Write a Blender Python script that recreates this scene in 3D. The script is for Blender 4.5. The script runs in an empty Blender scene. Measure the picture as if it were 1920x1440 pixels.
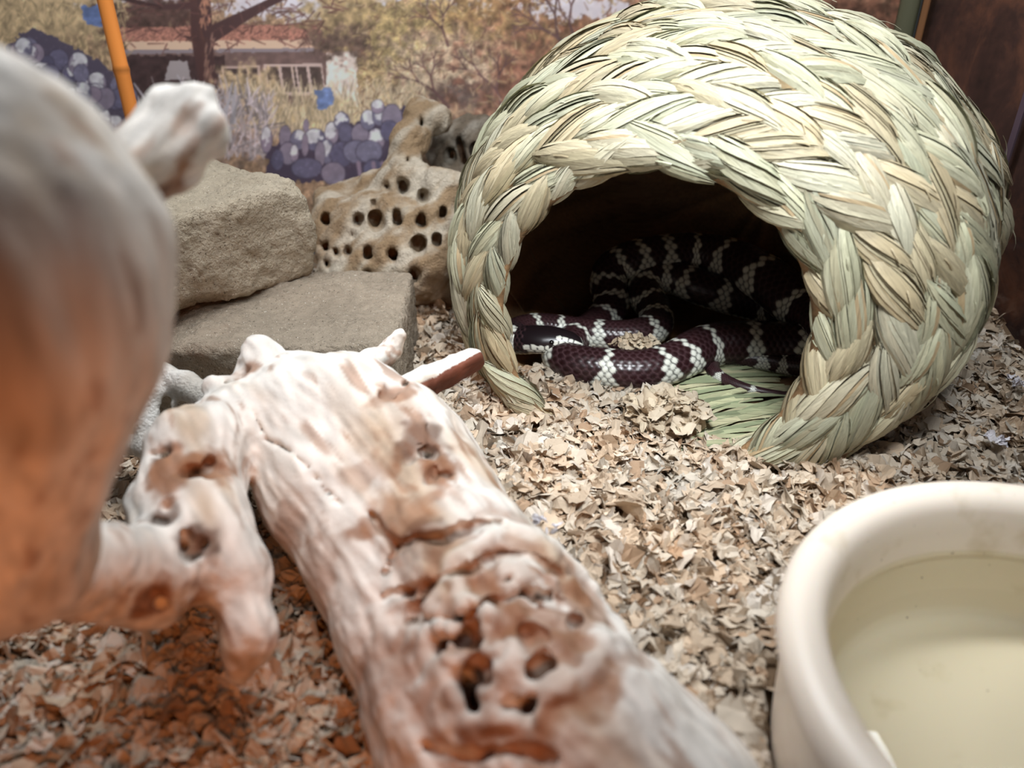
import bpy, math, random
import numpy as np
from mathutils import Vector, Matrix, Euler

# ------------------------------------------------------------------ camera, world, light
SC = 0.01                       # lengths below are written in centimetres
scene = bpy.context.scene
COL = scene.collection
FPX, CAM_H, PITCH = 1450.0, 25.0, math.radians(30)
cam_d = bpy.data.cameras.new('camera')
cam = bpy.data.objects.new('camera', cam_d); COL.objects.link(cam)
cam_d.sensor_width = 36.0
cam_d.lens = FPX / 1920.0 * 36.0
cam_d.clip_start = 0.005
cam_d.clip_end = 50
cam.location = (0, 0, CAM_H * SC)
cam.rotation_euler = (math.radians(90) - PITCH, 0, 0)
cam_d.dof.use_dof = True
cam_d.dof.focus_distance = 0.45
cam_d.dof.aperture_fstop = 6.0
scene.camera = cam

world = bpy.data.worlds.new('room_light'); scene.world = world
world.use_nodes = True
world.node_tree.nodes['Background'].inputs[0].default_value = (0.85, 0.88, 1.0, 1)
world.node_tree.nodes['Background'].inputs[1].default_value = 0.05

def area(name, loc, target, size, size_y, power, color):
    l = bpy.data.lights.new(name, 'AREA'); l.shape = 'RECTANGLE'
    l.size = size * SC; l.size_y = size_y * SC; l.energy = power; l.color = color
    o = bpy.data.objects.new(name, l); COL.objects.link(o)
    o.location = Vector(loc) * SC
    o.rotation_euler = (Vector(target) - Vector(loc)).to_track_quat('-Z', 'Y').to_euler()
    return o
area('led_bar_lamp', (-6, 43, 52), (-6, 45, 0), 56, 7, 3.5, (0.94, 0.97, 1.0))
area('front_led_lamp', (9, 14, 45), (8.5, 43, 2), 14, 6, 0.42, (0.92, 0.97, 1.0)).data.spread = math.radians(64)
hl = bpy.data.lights.new('heat_lamp', 'SPOT'); hl.energy = 1.55; hl.color = (1.0, 0.30, 0.07)
hl.shadow_soft_size = 0.035; hl.spot_size = math.radians(58); hl.spot_blend = 0.6
hlo = bpy.data.objects.new('heat_lamp', hl); COL.objects.link(hlo)
hlo.location = Vector((2, -10, 20)) * SC
hlo.rotation_euler = (Vector((-12.5, 18, 3)) - Vector((2, -10, 20))).to_track_quat('-Z', 'Y').to_euler()

vs = scene.view_settings
vs.view_transform = 'Standard'; vs.look = 'None'; vs.gamma = 1.0; vs.use_curve_mapping = False
vs.exposure = 0.0
scene.cycles.max_bounces = 8
scene.cycles.transparent_max_bounces = 12

rng = np.random.default_rng(7)
random.seed(7)
C30, S30 = math.cos(PITCH), math.sin(PITCH)

def proj(P):
    P = np.asarray(P, float); x = P[..., 0]; y = P[..., 1]; z = P[..., 2] - CAM_H
    t = y * C30 - z * S30
    return np.stack([960 + FPX * x / t, 720 - FPX * (y * S30 + z * C30) / t], -1)

def ray(px, py):
    u, v = (px - 960) / FPX, (720 - py) / FPX
    return np.array([u, C30 + v * S30, -S30 + v * C30])

def at_z(px, py, z):                        # measured picture point at a known height
    d = ray(px, py); return np.array([0, 0, CAM_H]) + d * ((z - CAM_H) / d[2])

def at_t(px, py, t):                        # measured picture point at a known distance
    return np.array([0, 0, CAM_H]) + ray(px, py) * t

# ------------------------------------------------------------------ mesh helpers
def lin(c):
    c = np.asarray(c, float)
    return np.where(c <= 0.04045, c / 12.92, ((c + 0.055) / 1.055) ** 2.4)

def rgb(r, g, b):
    return lin(np.array([r, g, b]) / 255.0)

def mesh_np(name, V, F, col=None, smooth=True, scale=SC):
    V = np.asarray(V, np.float32) * scale; F = np.asarray(F, np.int32)
    me = bpy.data.meshes.new(name); k = F.shape[1]
    me.vertices.add(len(V)); me.vertices.foreach_set('co', V.ravel())
    me.loops.add(F.size); me.loops.foreach_set('vertex_index', F.ravel())
    me.polygons.add(len(F))
    me.polygons.foreach_set('loop_start', np.arange(0, F.size, k, dtype=np.int32))
    me.polygons.foreach_set('loop_total', np.full(len(F), k, np.int32))
    me.polygons.foreach_set('use_smooth', np.full(len(F), smooth))
    me.update(calc_edges=True); me.validate()
    if col is not None:
        a = me.attributes.new('Col', 'FLOAT_COLOR', 'POINT')
        c = np.ones((len(V), 4), np.float32); c[:, :3] = col
        a.data.foreach_set('color', c.ravel())
    return me

def obj(name, me, mat=None, parent=None, loc=(0, 0, 0)):
    o = bpy.data.objects.new(name, me); COL.objects.link(o)
    if mat is not None and me is not None and not me.materials: me.materials.append(mat)
    o.location = Vector(loc) * SC
    if parent is not None: o.parent = parent
    return o

def empty(name, loc=(0, 0, 0)):
    o = bpy.data.objects.new(name, None); COL.objects.link(o); o.location = Vector(loc) * SC
    o.empty_display_size = 0.01
    return o

def tag(o, label=None, cat=None, group=None, kind=None):
    if label: o['label'] = label
    if cat: o['category'] = cat
    if group: o['group'] = group
    if kind: o['kind'] = kind
    return o

def box(name, lo, hi, mat, parent=None):
    x0, y0, z0 = lo; x1, y1, z1 = hi
    V = [(x0, y0, z0), (x1, y0, z0), (x1, y1, z0), (x0, y1, z0), (x0, y0, z1), (x1, y0, z1), (x1, y1, z1), (x0, y1, z1)]
    F = [(0, 3, 2, 1), (4, 5, 6, 7), (0, 1, 5, 4), (1, 2, 6, 5), (2, 3, 7, 6), (3, 0, 4, 7)]
    return obj(name, mesh_np(name, V, F, smooth=False), mat, parent)

# value noise on a random lattice
_LAT = np.random.default_rng(3).random((32, 32, 32)).astype(np.float32)
def vnoise(P, freq=1.0, off=0.0):
    q = np.asarray(P, np.float32) * freq + off + 100.0
    i = np.floor(q).astype(np.int32); f = q - i; f = f * f * (3 - 2 * f); i &= 31; j = (i + 1) & 31
    x0, y0, z0 = i[..., 0], i[..., 1], i[..., 2]; x1, y1, z1 = j[..., 0], j[..., 1], j[..., 2]
    fx, fy, fz = f[..., 0], f[..., 1], f[..., 2]; L = _LAT
    a = (L[x0, y0, z0] * (1 - fx) + L[x1, y0, z0] * fx) * (1 - fy) + (L[x0, y1, z0] * (1 - fx) + L[x1, y1, z0] * fx) * fy
    b = (L[x0, y0, z1] * (1 - fx) + L[x1, y0, z1] * fx) * (1 - fy) + (L[x0, y1, z1] * (1 - fx) + L[x1, y1, z1] * fx) * fy
    return a * (1 - fz) + b * fz

def fbm(P, freq=1.0, oct=4, off=0.0):
    s = 0; a = 0.5; n = 0
    for k in range(oct):
        s = s + a * vnoise(P, freq * 2 ** k, off + 7.3 * k); n += a; a *= 0.5
    return s / n

def sstep(a, b, x):
    t = np.clip((x - a) / (b - a), 0, 1); return t * t * (3 - 2 * t)

# ---- solid modelling on a grid: smooth unions of tapered capsules, carved and meshed with surface nets
class Field:
    def __init__(s, lo, hi, vox):
        s.lo = np.array(lo, float); s.vox = vox
        n = np.ceil((np.array(hi) - s.lo) / vox).astype(int) + 1
        g = [s.lo[k] + vox * np.arange(n[k]) for k in range(3)]
        s.P = np.stack(np.meshgrid(*g, indexing='ij'), -1).astype(np.float32)
        s.f = np.full(s.P.shape[:3], 50.0, np.float32)
    def _box(s, lo, hi, m):
        n = np.array(s.f.shape)
        a = np.clip(np.floor((lo - m - s.lo) / s.vox).astype(int), 0, n - 1); b = np.clip(np.ceil((hi + m - s.lo) / s.vox).astype(int) + 1, 1, n)
        return tuple(slice(a[k], max(a[k] + 1, b[k])) for k in range(3))
    def capsule_d(s, a, b, ra, rb, sq=None):
        return (np.asarray(a, np.float32), np.asarray(b, np.float32), ra, rb, sq)
    def _cap(s, c, m):
        a, b, ra, rb, sq = c; k_ = 1.0 / min(1.0, min(sq)) if sq is not None else 1.0
        sl = s._box(np.minimum(a, b), np.maximum(a, b), max(ra, rb) * k_ + m)
        ab = b - a; q = s.P[sl] - a; t = np.clip((q @ ab) / max(1e-6, float(ab @ ab)), 0, 1)
        d = q - t[..., None] * ab
        if sq is not None: d = d * np.asarray(sq, np.float32)
        return sl, np.sqrt((d * d).sum(-1)) - (ra + (rb - ra) * t)
    def add(s, d, k=0.6):
        sl, d = s._cap(d, k * 1.5 + 3 * s.vox); f = s.f[sl]
        h = np.clip(0.5 + 0.5 * (f - d) / k, 0, 1)
        s.f[sl] = f * (1 - h) + d * h - k * h * (1 - h)
    def cut(s, d, k=0.25):
        if isinstance(d, tuple): sl, d = s._cap(d, k * 1.5 + 3 * s.vox)
        else: sl = (slice(None),) * 3
        f = s.f[sl]; e = -d; h = np.clip(0.5 - 0.5 * (f - e) / k, 0, 1)
        s.f[sl] = f * (1 - h) + e * h + k * h * (1 - h)
    def tube(s, pts, k=0.6, sq=None):
        for (a, ra), (b, rb) in zip(pts[:-1], pts[1:]): s.add(s.capsule_d(a, b, ra, rb, sq), k)
    def val(s, p):
        i = np.clip(((np.asarray(p) - s.lo) / s.vox), 0, np.array(s.f.shape) - 1.001)
        i = np.round(i).astype(int); return s.f[i[0], i[1], i[2]]
    def hit(s, px, py, t0=8, t1=66):        # first surface point seen at a measured picture point
        hi = s.lo + s.vox * (np.array(s.f.shape) - 1)
        for t in np.arange(t0, t1, s.vox * 0.7):
            p = at_t(px, py, t)
            if (p > s.lo).all() and (p < hi).all() and s.val(p) < 0: return p
        return None
    def mesh(s):
        f = s.f; f = np.pad(f, 1, constant_values=5.0); n = f.shape; ins = f < 0
        cs = tuple(k - 1 for k in n)
        cnt = np.zeros(cs, np.int8); acc = np.zeros(cs + (3,), np.float32)
        sl = lambda o: tuple(slice(o[k], o[k] + cs[k]) for k in range(3))
        cor = [(i, j, k) for i in (0, 1) for j in (0, 1) for k in (0, 1)]
        tot = np.zeros(cs, np.int8)
        for c in cor: tot += ins[sl(c)]
        act = (tot > 0) & (tot < 8); ia = np.argwhere(act)
        acc = np.zeros((len(ia), 3), np.float32); cnt = np.zeros(len(ia), np.float32)
        for a in range(3):
            for c in cor:
                if c[a]: continue
                d = list(c); d[a] = 1
                fa = f[tuple((ia + c).T)]; fb = f[tuple((ia + d).T)]
                m = (fa < 0) != (fb < 0)
                t = np.where(m, fa / np.where(m, fa - fb, 1), 0)
                p = np.tile(np.array(c, np.float32), (len(ia), 1)); p[:, a] = t
                acc[m] += p[m]; cnt[m] += 1
        V = (ia + acc / cnt[:, None] - 1) * s.vox + s.lo
        idx = np.full(cs, -1, np.int32); idx[tuple(ia.T)] = np.arange(len(ia))
        Fs = []
        for a in range(3):
            b, c = (a + 1) % 3, (a + 2) % 3
            s0 = [slice(1, n[k] - 1) for k in range(3)]; s0[a] = slice(0, n[a] - 1)
            s1 = list(s0); s1[a] = slice(1, n[a])
            A = ins[tuple(s0)]; B = ins[tuple(s1)]
            for flip in (0, 1):
                e = np.argwhere(A & ~B if not flip else ~A & B)
                if not len(e): continue
                e = e + [0 if k == a else 1 for k in range(3)]
                def at(db, dc):
                    q = e.copy(); q[:, b] -= db; q[:, c] -= dc; return idx[tuple(q.T)]
                q = np.stack([at(1, 1), at(0, 1), at(0, 0), at(1, 0)], 1)
                Fs.append(q[:, ::-1] if flip else q)
        return V.astype(np.float32), np.concatenate(Fs)

def vnormals(V, F):
    d1 = V[F[:, 2]] - V[F[:, 0]]; d2 = V[F[:, 3]] - V[F[:, 1]]
    fn = np.cross(d1, d2); N = np.zeros_like(V)
    for k in range(4):
        for c in range(3): N[:, c] += np.bincount(F[:, k], fn[:, c], len(V))
    return N / np.maximum(1e-9, np.linalg.norm(N, axis=1))[:, None]

def relax(V, F, it=1, k=0.5):
    for _ in range(it):
        S = np.zeros_like(V); n = np.zeros(len(V))
        for a, b in ((0, 1), (1, 2), (2, 3), (3, 0)):
            for p, q in ((F[:, a], F[:, b]), (F[:, b], F[:, a])):
                for c in range(3): S[:, c] += np.bincount(p, V[q, c], len(V))
                n += np.bincount(p, minlength=len(V))
        V = V * (1 - k) + k * S / np.maximum(n, 1)[:, None]
    return V

# ------------------------------------------------------------------ materials
def material(name):
    m = bpy.data.materials.new(name); m.use_nodes = True
    nt = m.node_tree; return m, nt, nt.nodes['Principled BSDF']

def N(nt, t, **kw):
    n = nt.nodes.new(t)
    for k, v in kw.items():
        if k.startswith('_'): setattr(n, k[1:], v)
        else: n.inputs[k.replace('__', ' ')].default_value = v
    return n

def add_bump(nt, b, scale, strength, dist, detail=6.0, rough=0.6, vec=None, tex=None):
    t = tex or N(nt, 'ShaderNodeTexNoise', Scale=scale, Detail=detail, Roughness=rough)
    if tex is None:
        tc = N(nt, 'ShaderNodeTexCoord')
        nt.links.new(tc.outputs['Object'] if vec is None else vec, t.inputs['Vector'])
    bp = N(nt, 'ShaderNodeBump', Strength=strength, Distance=dist)
    nt.links.new(t.outputs[0], bp.inputs['Height']); nt.links.new(bp.outputs[0], b.inputs['Normal'])
    return t, bp

def attr_mat(name, rough=0.7, spec=0.3, bump=None, rand=0.0, speck=None):
    m, nt, b = material(name)
    a = N(nt, 'ShaderNodeAttribute', _attribute_name='Col'); src = a.outputs['Color']
    if rand:
        oi = N(nt, 'ShaderNodeObjectInfo')
        hs = N(nt, 'ShaderNodeHueSaturation')
        mr = N(nt, 'ShaderNodeMapRange'); mr.inputs[3].default_value = 1 - rand; mr.inputs[4].default_value = 1 + rand
        nt.links.new(oi.outputs['Random'], mr.inputs[0]); nt.links.new(mr.outputs[0], hs.inputs['Value'])
        nt.links.new(src, hs.inputs['Color']); src = hs.outputs['Color']
    if speck:
        tc = N(nt, 'ShaderNodeTexCoord')
        for sc_, lo, hi, colr in speck:
            t = N(nt, 'ShaderNodeTexNoise', Scale=sc_, Detail=3.0, Roughness=0.6)
            nt.links.new(tc.outputs['Object'], t.inputs['Vector'])
            r = N(nt, 'ShaderNodeMapRange'); r.inputs[1].default_value = lo; r.inputs[2].default_value = hi
            nt.links.new(t.outputs[0], r.inputs[0])
            mx = N(nt, 'ShaderNodeMix', _data_type='RGBA')
            nt.links.new(r.outputs[0], mx.inputs[0]); nt.links.new(src, mx.inputs[6])
            mx.inputs[7].default_value = (*colr, 1); src = mx.outputs[2]
    nt.links.new(src, b.inputs['Base Color'])
    b.inputs['Roughness'].default_value = rough; b.inputs['Specular IOR Level'].default_value = spec
    if bump: add_bump(nt, b, *bump)
    return m

M_flake = attr_mat('bedding_paper', 0.85, 0.2, (900, 0.5, 0.0006))
M_soil = attr_mat('bedding_base', 0.95, 0.1, (500, 0.8, 0.002))
M_straw = attr_mat('dry_grass_leaf', 0.5, 0.35, None, rand=0.10)
def add_fibre(m):
    nt = m.node_tree; b = nt.nodes['Principled BSDF']; src = b.inputs['Base Color'].links[0].from_socket
    tc = N(nt, 'ShaderNodeTexCoord'); mp = N(nt, 'ShaderNodeMapping'); mp.inputs['Scale'].default_value = (35, 700, 500)
    nt.links.new(tc.outputs['Object'], mp.inputs[0]); t = N(nt, 'ShaderNodeTexNoise', Scale=1.0, Detail=4.0, Roughness=.65); nt.links.new(mp.outputs[0], t.inputs['Vector'])
    r = N(nt, 'ShaderNodeMapRange'); r.inputs[1].default_value = .3; r.inputs[2].default_value = .62; r.inputs[3].default_value = .66; r.inputs[4].default_value = 1.06
    nt.links.new(t.outputs[0], r.inputs[0]); hs = N(nt, 'ShaderNodeHueSaturation'); nt.links.new(r.outputs[0], hs.inputs['Value']); nt.links.new(src, hs.inputs['Color'])
    nt.links.new(hs.outputs[0], b.inputs['Base Color'])
    bp = N(nt, 'ShaderNodeBump', Strength=.5, Distance=.0008); nt.links.new(t.outputs[0], bp.inputs['Height']); nt.links.new(bp.outputs[0], b.inputs['Normal'])
add_fibre(M_straw)
M_wood = attr_mat('weathered_driftwood', 0.75, 0.25, (260, 0.35, 0.0012))
M_stone = attr_mat('rough_paver_stone', 0.92, 0.15, (380, 1.0, 0.0035),
                   speck=[(700, 0.62, 0.68, tuple(rgb(95, 85, 72))), (900, 0.66, 0.7, tuple(rgb(235, 228, 215)))])
M_bone = attr_mat('cactus_skeleton_wood', 0.85, 0.2, (620, 0.9, 0.003))
M_snake = attr_mat('snake_skin', 0.32, 0.5)
M_print = attr_mat('printed_backdrop', 0.6, 0.25)

def glass_mat(name, tint, refl_rough=0.02, ior=1.45, amount=1.0):
    m = bpy.data.materials.new(name); m.use_nodes = True; nt = m.node_tree; nt.nodes.clear()
    out = N(nt, 'ShaderNodeOutputMaterial'); tr = N(nt, 'ShaderNodeBsdfTransparent'); tr.inputs[0].default_value = (*tint, 1)
    gl = N(nt, 'ShaderNodeBsdfGlossy'); gl.inputs['Roughness'].default_value = refl_rough
    fr = N(nt, 'ShaderNodeFresnel'); fr.inputs[0].default_value = ior
    mx = N(nt, 'ShaderNodeMixShader')
    mu = N(nt, 'ShaderNodeMath', _operation='MULTIPLY'); mu.inputs[1].default_value = amount
    ge = N(nt, 'ShaderNodeNewGeometry'); fb = N(nt, 'ShaderNodeMath', _operation='SUBTRACT'); fb.inputs[0].default_value = 1.0
    nt.links.new(ge.outputs['Backfacing'], fb.inputs[1]); m2 = N(nt, 'ShaderNodeMath', _operation='MULTIPLY')
    nt.links.new(fr.outputs[0], mu.inputs[0]); nt.links.new(mu.outputs[0], m2.inputs[0]); nt.links.new(fb.outputs[0], m2.inputs[1]); nt.links.new(m2.outputs[0], mx.inputs[0])
    nt.links.new(tr.outputs[0], mx.inputs[1]); nt.links.new(gl.outputs[0], mx.inputs[2]); nt.links.new(mx.outputs[0], out.inputs[0])
    return m
M_glass = glass_mat('tank_glass', (0.97, 0.98, 0.97))
M_water = glass_mat('bowl_water', (0.965, 0.968, 0.925), 0.0, 1.33)

def plain(name, c, rough=0.5, spec=0.4, noise=None, bump=None):
    m, nt, b = material(name)
    b.inputs['Base Color'].default_value = (*c, 1); b.inputs['Roughness'].default_value = rough
    b.inputs['Specular IOR Level'].default_value = spec
    if noise:
        sc_, lo, hi, c2 = noise
        tc = N(nt, 'ShaderNodeTexCoord'); t = N(nt, 'ShaderNodeTexNoise', Scale=sc_, Detail=5.0)
        nt.links.new(tc.outputs['Object'], t.inputs['Vector'])
        r = N(nt, 'ShaderNodeMapRange'); r.inputs[1].default_value = lo; r.inputs[2].default_value = hi
        mx = N(nt, 'ShaderNodeMix', _data_type='RGBA')
        mx.inputs[6].default_value = (*c, 1); mx.inputs[7].default_value = (*c2, 1)
        nt.links.new(t.outputs[0], r.inputs[0]); nt.links.new(r.outputs[0], mx.inputs[0]); nt.links.new(mx.outputs[2], b.inputs['Base Color'])
    if bump: add_bump(nt, b, *bump)
    return m

# ------------------------------------------------------------------ the tank
BACK_Y, RIGHT_X, LEFT_X = 68.0, 31.8, -46.0
HIDE = (8.69, 8.7, 7.34, 37.86, 6.67, 11.99, 48.26, 10.0, 16.1, 11.75, 40.64, 12.6, 6.6)
BOWL_C, BOWL_R, BOWL_Z = np.array([18.3, 15.6]), 9.9, 6.0

def hide_surf(s, th, inset=0.0):
    """s 0 (mouth) .. 1 (back of the hide), th around; broadcastable arrays"""
    (w0, h0, cx0, cy0, cz0, cx, cy, cz, wm, hm, ax, L, az) = HIDE
    s, th = np.broadcast_arrays(np.asarray(s, float), np.asarray(th, float))
    f = np.where(s < .5, np.sin(np.pi * np.clip(s, 0, 1)), 1.)
    g = np.where(s < .5, 1., np.sqrt(np.clip(1 - ((s - .5) / .5) ** 2, 0, 1)))
    w = (w0 + (wm - w0) * f - inset) * g; h = (h0 + (hm - h0) * f - inset) * g
    c0 = np.array([cx0, cy0, cz0]); cm = np.array([cx, cy, cz]); a = math.radians(ax)
    cp = cm + np.array([math.sin(a), math.cos(a), 0]) * (L - inset)
    k = np.where(s < .5, 1 - np.cos(np.pi * s), 1.); m = np.where(s > .5, np.sin(np.pi * (s - .5)), 0.)
    c = c0 + (cm - c0) * k[..., None] + (cp - cm) * m[..., None]
    a0 = math.radians(20); ang = a0 + (a - a0) * np.clip(s * 2, 0, 1)
    r = np.stack([np.cos(ang), -np.sin(ang), 0 * ang], -1)
    ln = math.radians(az) * np.clip(1 - 2 * s, 0, 1)
    u = np.stack([np.sin(ang) * np.sin(ln), np.cos(ang) * np.sin(ln), np.cos(ln)], -1)
    P = c + (w * np.cos(th))[..., None] * r + (h * np.sin(th))[..., None] * u
    P[..., 2] = np.maximum(P[..., 2], -.3 + inset * .5)
    return P

def bed_h(x, y):
    P = np.stack([x, y, 0 * x], -1)
    h = 0.9 * (fbm(P, 0.16, 3) - 0.5) + 0.45 * (vnoise(P, 0.55, 9.) - 0.5)
    h = h + 3.6 * sstep(19, 32, x) * sstep(30, 47, y)                     # heaped against the side glass
    for (px, py, hh, rr) in ((1250, 790, 0.9, 2.6), (1010, 900, .5, 3.5), (1120, 745, .35, 1.6), (1580, 875, .5, 2.5), (330, 1250, .5, 5)):
        c = at_z(px, py, 0); h = h + hh * np.exp(-((x - c[0]) ** 2 + (y - c[1]) ** 2) / rr ** 2)
    h = h + .5 * (1 - sstep(3.5, 5.5, x)) * sstep(39, 41, y) * (1 - sstep(45, 47, y)) * sstep(-5, -2, x)
    b = np.hypot(x - BOWL_C[0], y - BOWL_C[1])
    h = np.where(b < 9.2, -0.6, h)
    ins = inside_hide(x, y); h = np.where(ins, -0.45, h)
    return h

def inside_hide(x, y):
    """floor of the hide, except the front-left part where bedding has been dragged in"""
    nx, ny = math.sin(math.radians(20)), math.cos(math.radians(20))
    d = (x - 7.34) * nx + (y - 37.86) * ny          # distance behind the mouth
    e = ((x - 12.0) / 15.5) ** 2 + ((y - 48.3) / 14.) ** 2
    return (e < 1) & (d > 0.0) & ~((x < 9.6) & (y < 42.2)) & ~((x < 4.8) & (y < 45.))

# floor: the bed of shredded bedding with its flakes
nx_, ny_ = 320, 300
gx, gy = np.meshgrid(np.linspace(LEFT_X, RIGHT_X, nx_), np.linspace(-2, BACK_Y, ny_), indexing='ij')
gz = bed_h(gx, gy)
V = np.stack([gx, gy, gz], -1).reshape(-1, 3)
I = np.arange(nx_ * ny_).reshape(nx_, ny_)
Fq = np.stack([I[:-1, :-1], I[1:, :-1], I[1:, 1:], I[:-1, 1:]], -1).reshape(-1, 4)
cn = fbm(V, 0.8, 3)[:, None]
floor = obj('floor', mesh_np('floor', V, Fq, rgb(128, 106, 84) * (0.6 + 0.5 * cn)), M_soil)
tag(floor, kind='structure')

# glass walls
wb = box('wall_back', (LEFT_X, BACK_Y, -2), (RIGHT_X + .6, BACK_Y + .6, 42), M_glass); tag(wb, kind='structure')
wr = box('wall_right', (RIGHT_X, -2, -2), (RIGHT_X + .6, BACK_Y - .02, 42), M_glass); tag(wr, kind='structure')
wl = box('wall_left', (LEFT_X - .6, -2, -2), (LEFT_X, BACK_Y - .02, 42), M_glass); tag(wl, kind='structure')
M_seal = plain('clear_silicone_green', rgb(92, 92, 72), 0.35, 0.5)
M_seal2 = plain('copper_strip', rgb(140, 98, 66), 0.3, 0.6)
V = []; 
for z in (-1.5, 40):
    for k in range(7):
        a = k / 6 * math.pi / 2
        V.append((RIGHT_X - 1.15 * math.cos(a) ** 1.0 - 0.02, BACK_Y - 1.15 * math.sin(a) - .02, z))
    V.append((RIGHT_X - .02, BACK_Y - .02, z))
n = 8
Fs_ = [(k, (k + 1) % n, n + (k + 1) % n, n + k) for k in range(n)]
tr = obj('trim_1', mesh_np('trim', V, Fs_), M_seal); tag(tr, kind='structure')
tr2 = box('trim_2', (RIGHT_X - .12, BACK_Y - 2.6, -1.5), (RIGHT_X - .01, BACK_Y - 1.75, 40), M_seal2); tag(tr2, kind='structure')
tr3 = box('trim_3', (RIGHT_X - .12, 49.9, -1.5), (RIGHT_X - .01, 50.5, 40), plain('violet_grey_edge', rgb(84, 70, 80), .4)); tag(tr3, kind='structure')

# ------------------------------------------------------------------ the printed desert backdrop (flat print, as a colour per point)
def paint_backdrop():
    K = 0.62                                           # canvas points per picture pixel
    X0, Y0, X1, Y1 = -160, -90, 1990, 640
    W, H = int((X1 - X0) * K), int((Y1 - Y0) * K)
    yy, xx = np.mgrid[0:H, 0:W].astype(np.float32)
    px = xx / K + X0; py = yy / K + Y0
    P3 = np.stack([px, py, 0 * px], -1)
    C = np.zeros((H, W, 3), np.float32)
    S = lambda *c: np.array(c, np.float32) / 255
    n1 = fbm(P3, 1 / 60, 4)[..., None]; n2 = fbm(P3, 1 / 9, 3, 40)[..., None]; n3 = vnoise(P3, 1 / 2.6, 80)[..., None]
    def win(x0, y0, x1, y1):
        return (slice(max(0, int((y0 - Y0) * K)), max(1, min(H, int((y1 - Y0) * K) + 2))), slice(max(0, int((x0 - X0) * K)), max(1, min(W, int((x1 - X0) * K) + 2))))
    def mixin(mk, col, a=1.0, clip=None):
        sl, m = mk
        if clip is not None:
            full = np.zeros((H, W), np.float32); full[clip[0]] = clip[1]; m = m * full[sl]
        m = (np.clip(m, 0, 1) * a)[..., None]
        if getattr(col, 'ndim', 1) == 3: col = col[sl]
        C[sl] = C[sl] * (1 - m) + col * m
    def ell(cx, cy, rx, ry, soft=0.25, rough=0.5, f=1 / 14, off=0):
        g = 1 + soft + rough * .8
        sl = win(cx - rx * g, cy - ry * g, cx + rx * g, cy + ry * g)
        d = np.sqrt(((px[sl] - cx) / rx) ** 2 + ((py[sl] - cy) / ry) ** 2)
        if rough: d = d + rough * (fbm(P3[sl], f, 3, off) - .5) * 2
        return sl, 1 - sstep(1 - soft, 1 + soft, d)
    def poly(pts, rough=0):
        q = np.array(pts, float); sl = win(*(q.min(0) - rough - 2), *(q.max(0) + rough + 2))
        m = np.zeros(px[sl].shape, bool)
        xj, yj = pts[-1]
        qx = px[sl] + (rough * (vnoise(P3[sl], 1 / 7, 11) - .5) if rough else 0); qy = py[sl] + (rough * (vnoise(P3[sl], 1 / 7, 23) - .5) if rough else 0)
        for xi, yi in pts:
            if yi != yj: m ^= ((yi > qy) != (yj > qy)) & (qx < (xj - xi) * (qy - yi) / (yj - yi) + xi)
            xj, yj = xi, yi
        return sl, m.astype(np.float32)
    def stroke(x0, y0, x1, y1, w0, w1, col, a=1.0):
        r = max(w0, w1) + 2
        i0 = max(0, int((min(x0, x1) - r - X0) * K)); i1 = min(W, int((max(x0, x1) + r - X0) * K) + 1)
        j0 = max(0, int((min(y0, y1) - r - Y0) * K)); j1 = min(H, int((max(y0, y1) + r - Y0) * K) + 1)
        if i1 <= i0 or j1 <= j0: return
        qx = px[j0:j1, i0:i1] - x0; qy = py[j0:j1, i0:i1] - y0; dx, dy = x1 - x0, y1 - y0
        t = np.clip((qx * dx + qy * dy) / (dx * dx + dy * dy + 1e-6), 0, 1)
        d = np.hypot(qx - t * dx, qy - t * dy) - (w0 + (w1 - w0) * t)
        m = (np.clip(0.8 - d / 1.6, 0, 1) * a)[..., None]
        C[j0:j1, i0:i1] = C[j0:j1, i0:i1] * (1 - m) + np.asarray(col, np.float32) * m
    R = random.Random(5)
    # ground colour of shrubs and dry grass
    C[:] = S(142, 108, 84) * (0.55 + 0.9 * n2) * (0.8 + 0.4 * n3) * (0.75 + .5 * n1)
    mixin(ell(800, 70, 190, 110, .4, .7), S(158, 132, 84) * (0.5 + 1.0 * n2) * (0.85 + .3 * n3), .85)
    mixin(ell(1000, 40, 200, 90, .4, .7), S(138, 100, 62) * (0.45 + 1.1 * n2), .7)
    mixin(ell(860, 130, 130, 70, .4, .7), S(176, 150, 130) * (0.55 + .9 * n2) * (.8 + .4 * n3), .8)
    mixin(ell(880, 175, 90, 26, .4, .8), S(74, 52, 52) * (0.6 + .8 * n2), .8)
    mixin(ell(1060, 150, 160, 90, .5, .7), S(138, 86, 68) * (0.5 + 1.0 * n2), .7)
    mixin(ell(1500, 130, 520, 240, .5, .5), S(112, 62, 46) * (0.4 + 1.2 * n2), .8)
    # upper left dry slope and sky gaps
    mixin(ell(60, 20, 190, 90, .4, .5), S(176, 146, 108) * (0.6 + .8 * n2), .9)
    for cx, cy, rx, ry in ((470, 10, 55, 22), (575, 22, 50, 26), (1085, 12, 90, 26), (715, -4, 30, 10), (270, -30, 120, 40), (560, -50, 160, 50), (1000, -50, 200, 45)):
        mixin(ell(cx, cy, rx, ry, .3, .9, 1 / 8), S(196, 188, 206), .85)
    # dark tree mass, left and right of the house
    mixin(ell(290, 30, 90, 55, .35, .9, 1 / 10), S(70, 46, 44) * (0.6 + .8 * n2), .9)
    mixin(ell(320, 95, 70, 32, .3, .7), S(128, 102, 76) * (0.5 + 1. * n2), .8)
    # house: roof, fascia, shaded wall, windows, lit end wall
    mixin(poly([(225, 52), (590, 44), (625, 78), (225, 80)], 5), S(158, 98, 84) * (0.75 + .5 * n3))
    mixin(poly([(235, 78), (585, 74), (590, 90), (240, 94)], 2), S(214, 164, 140))
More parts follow.
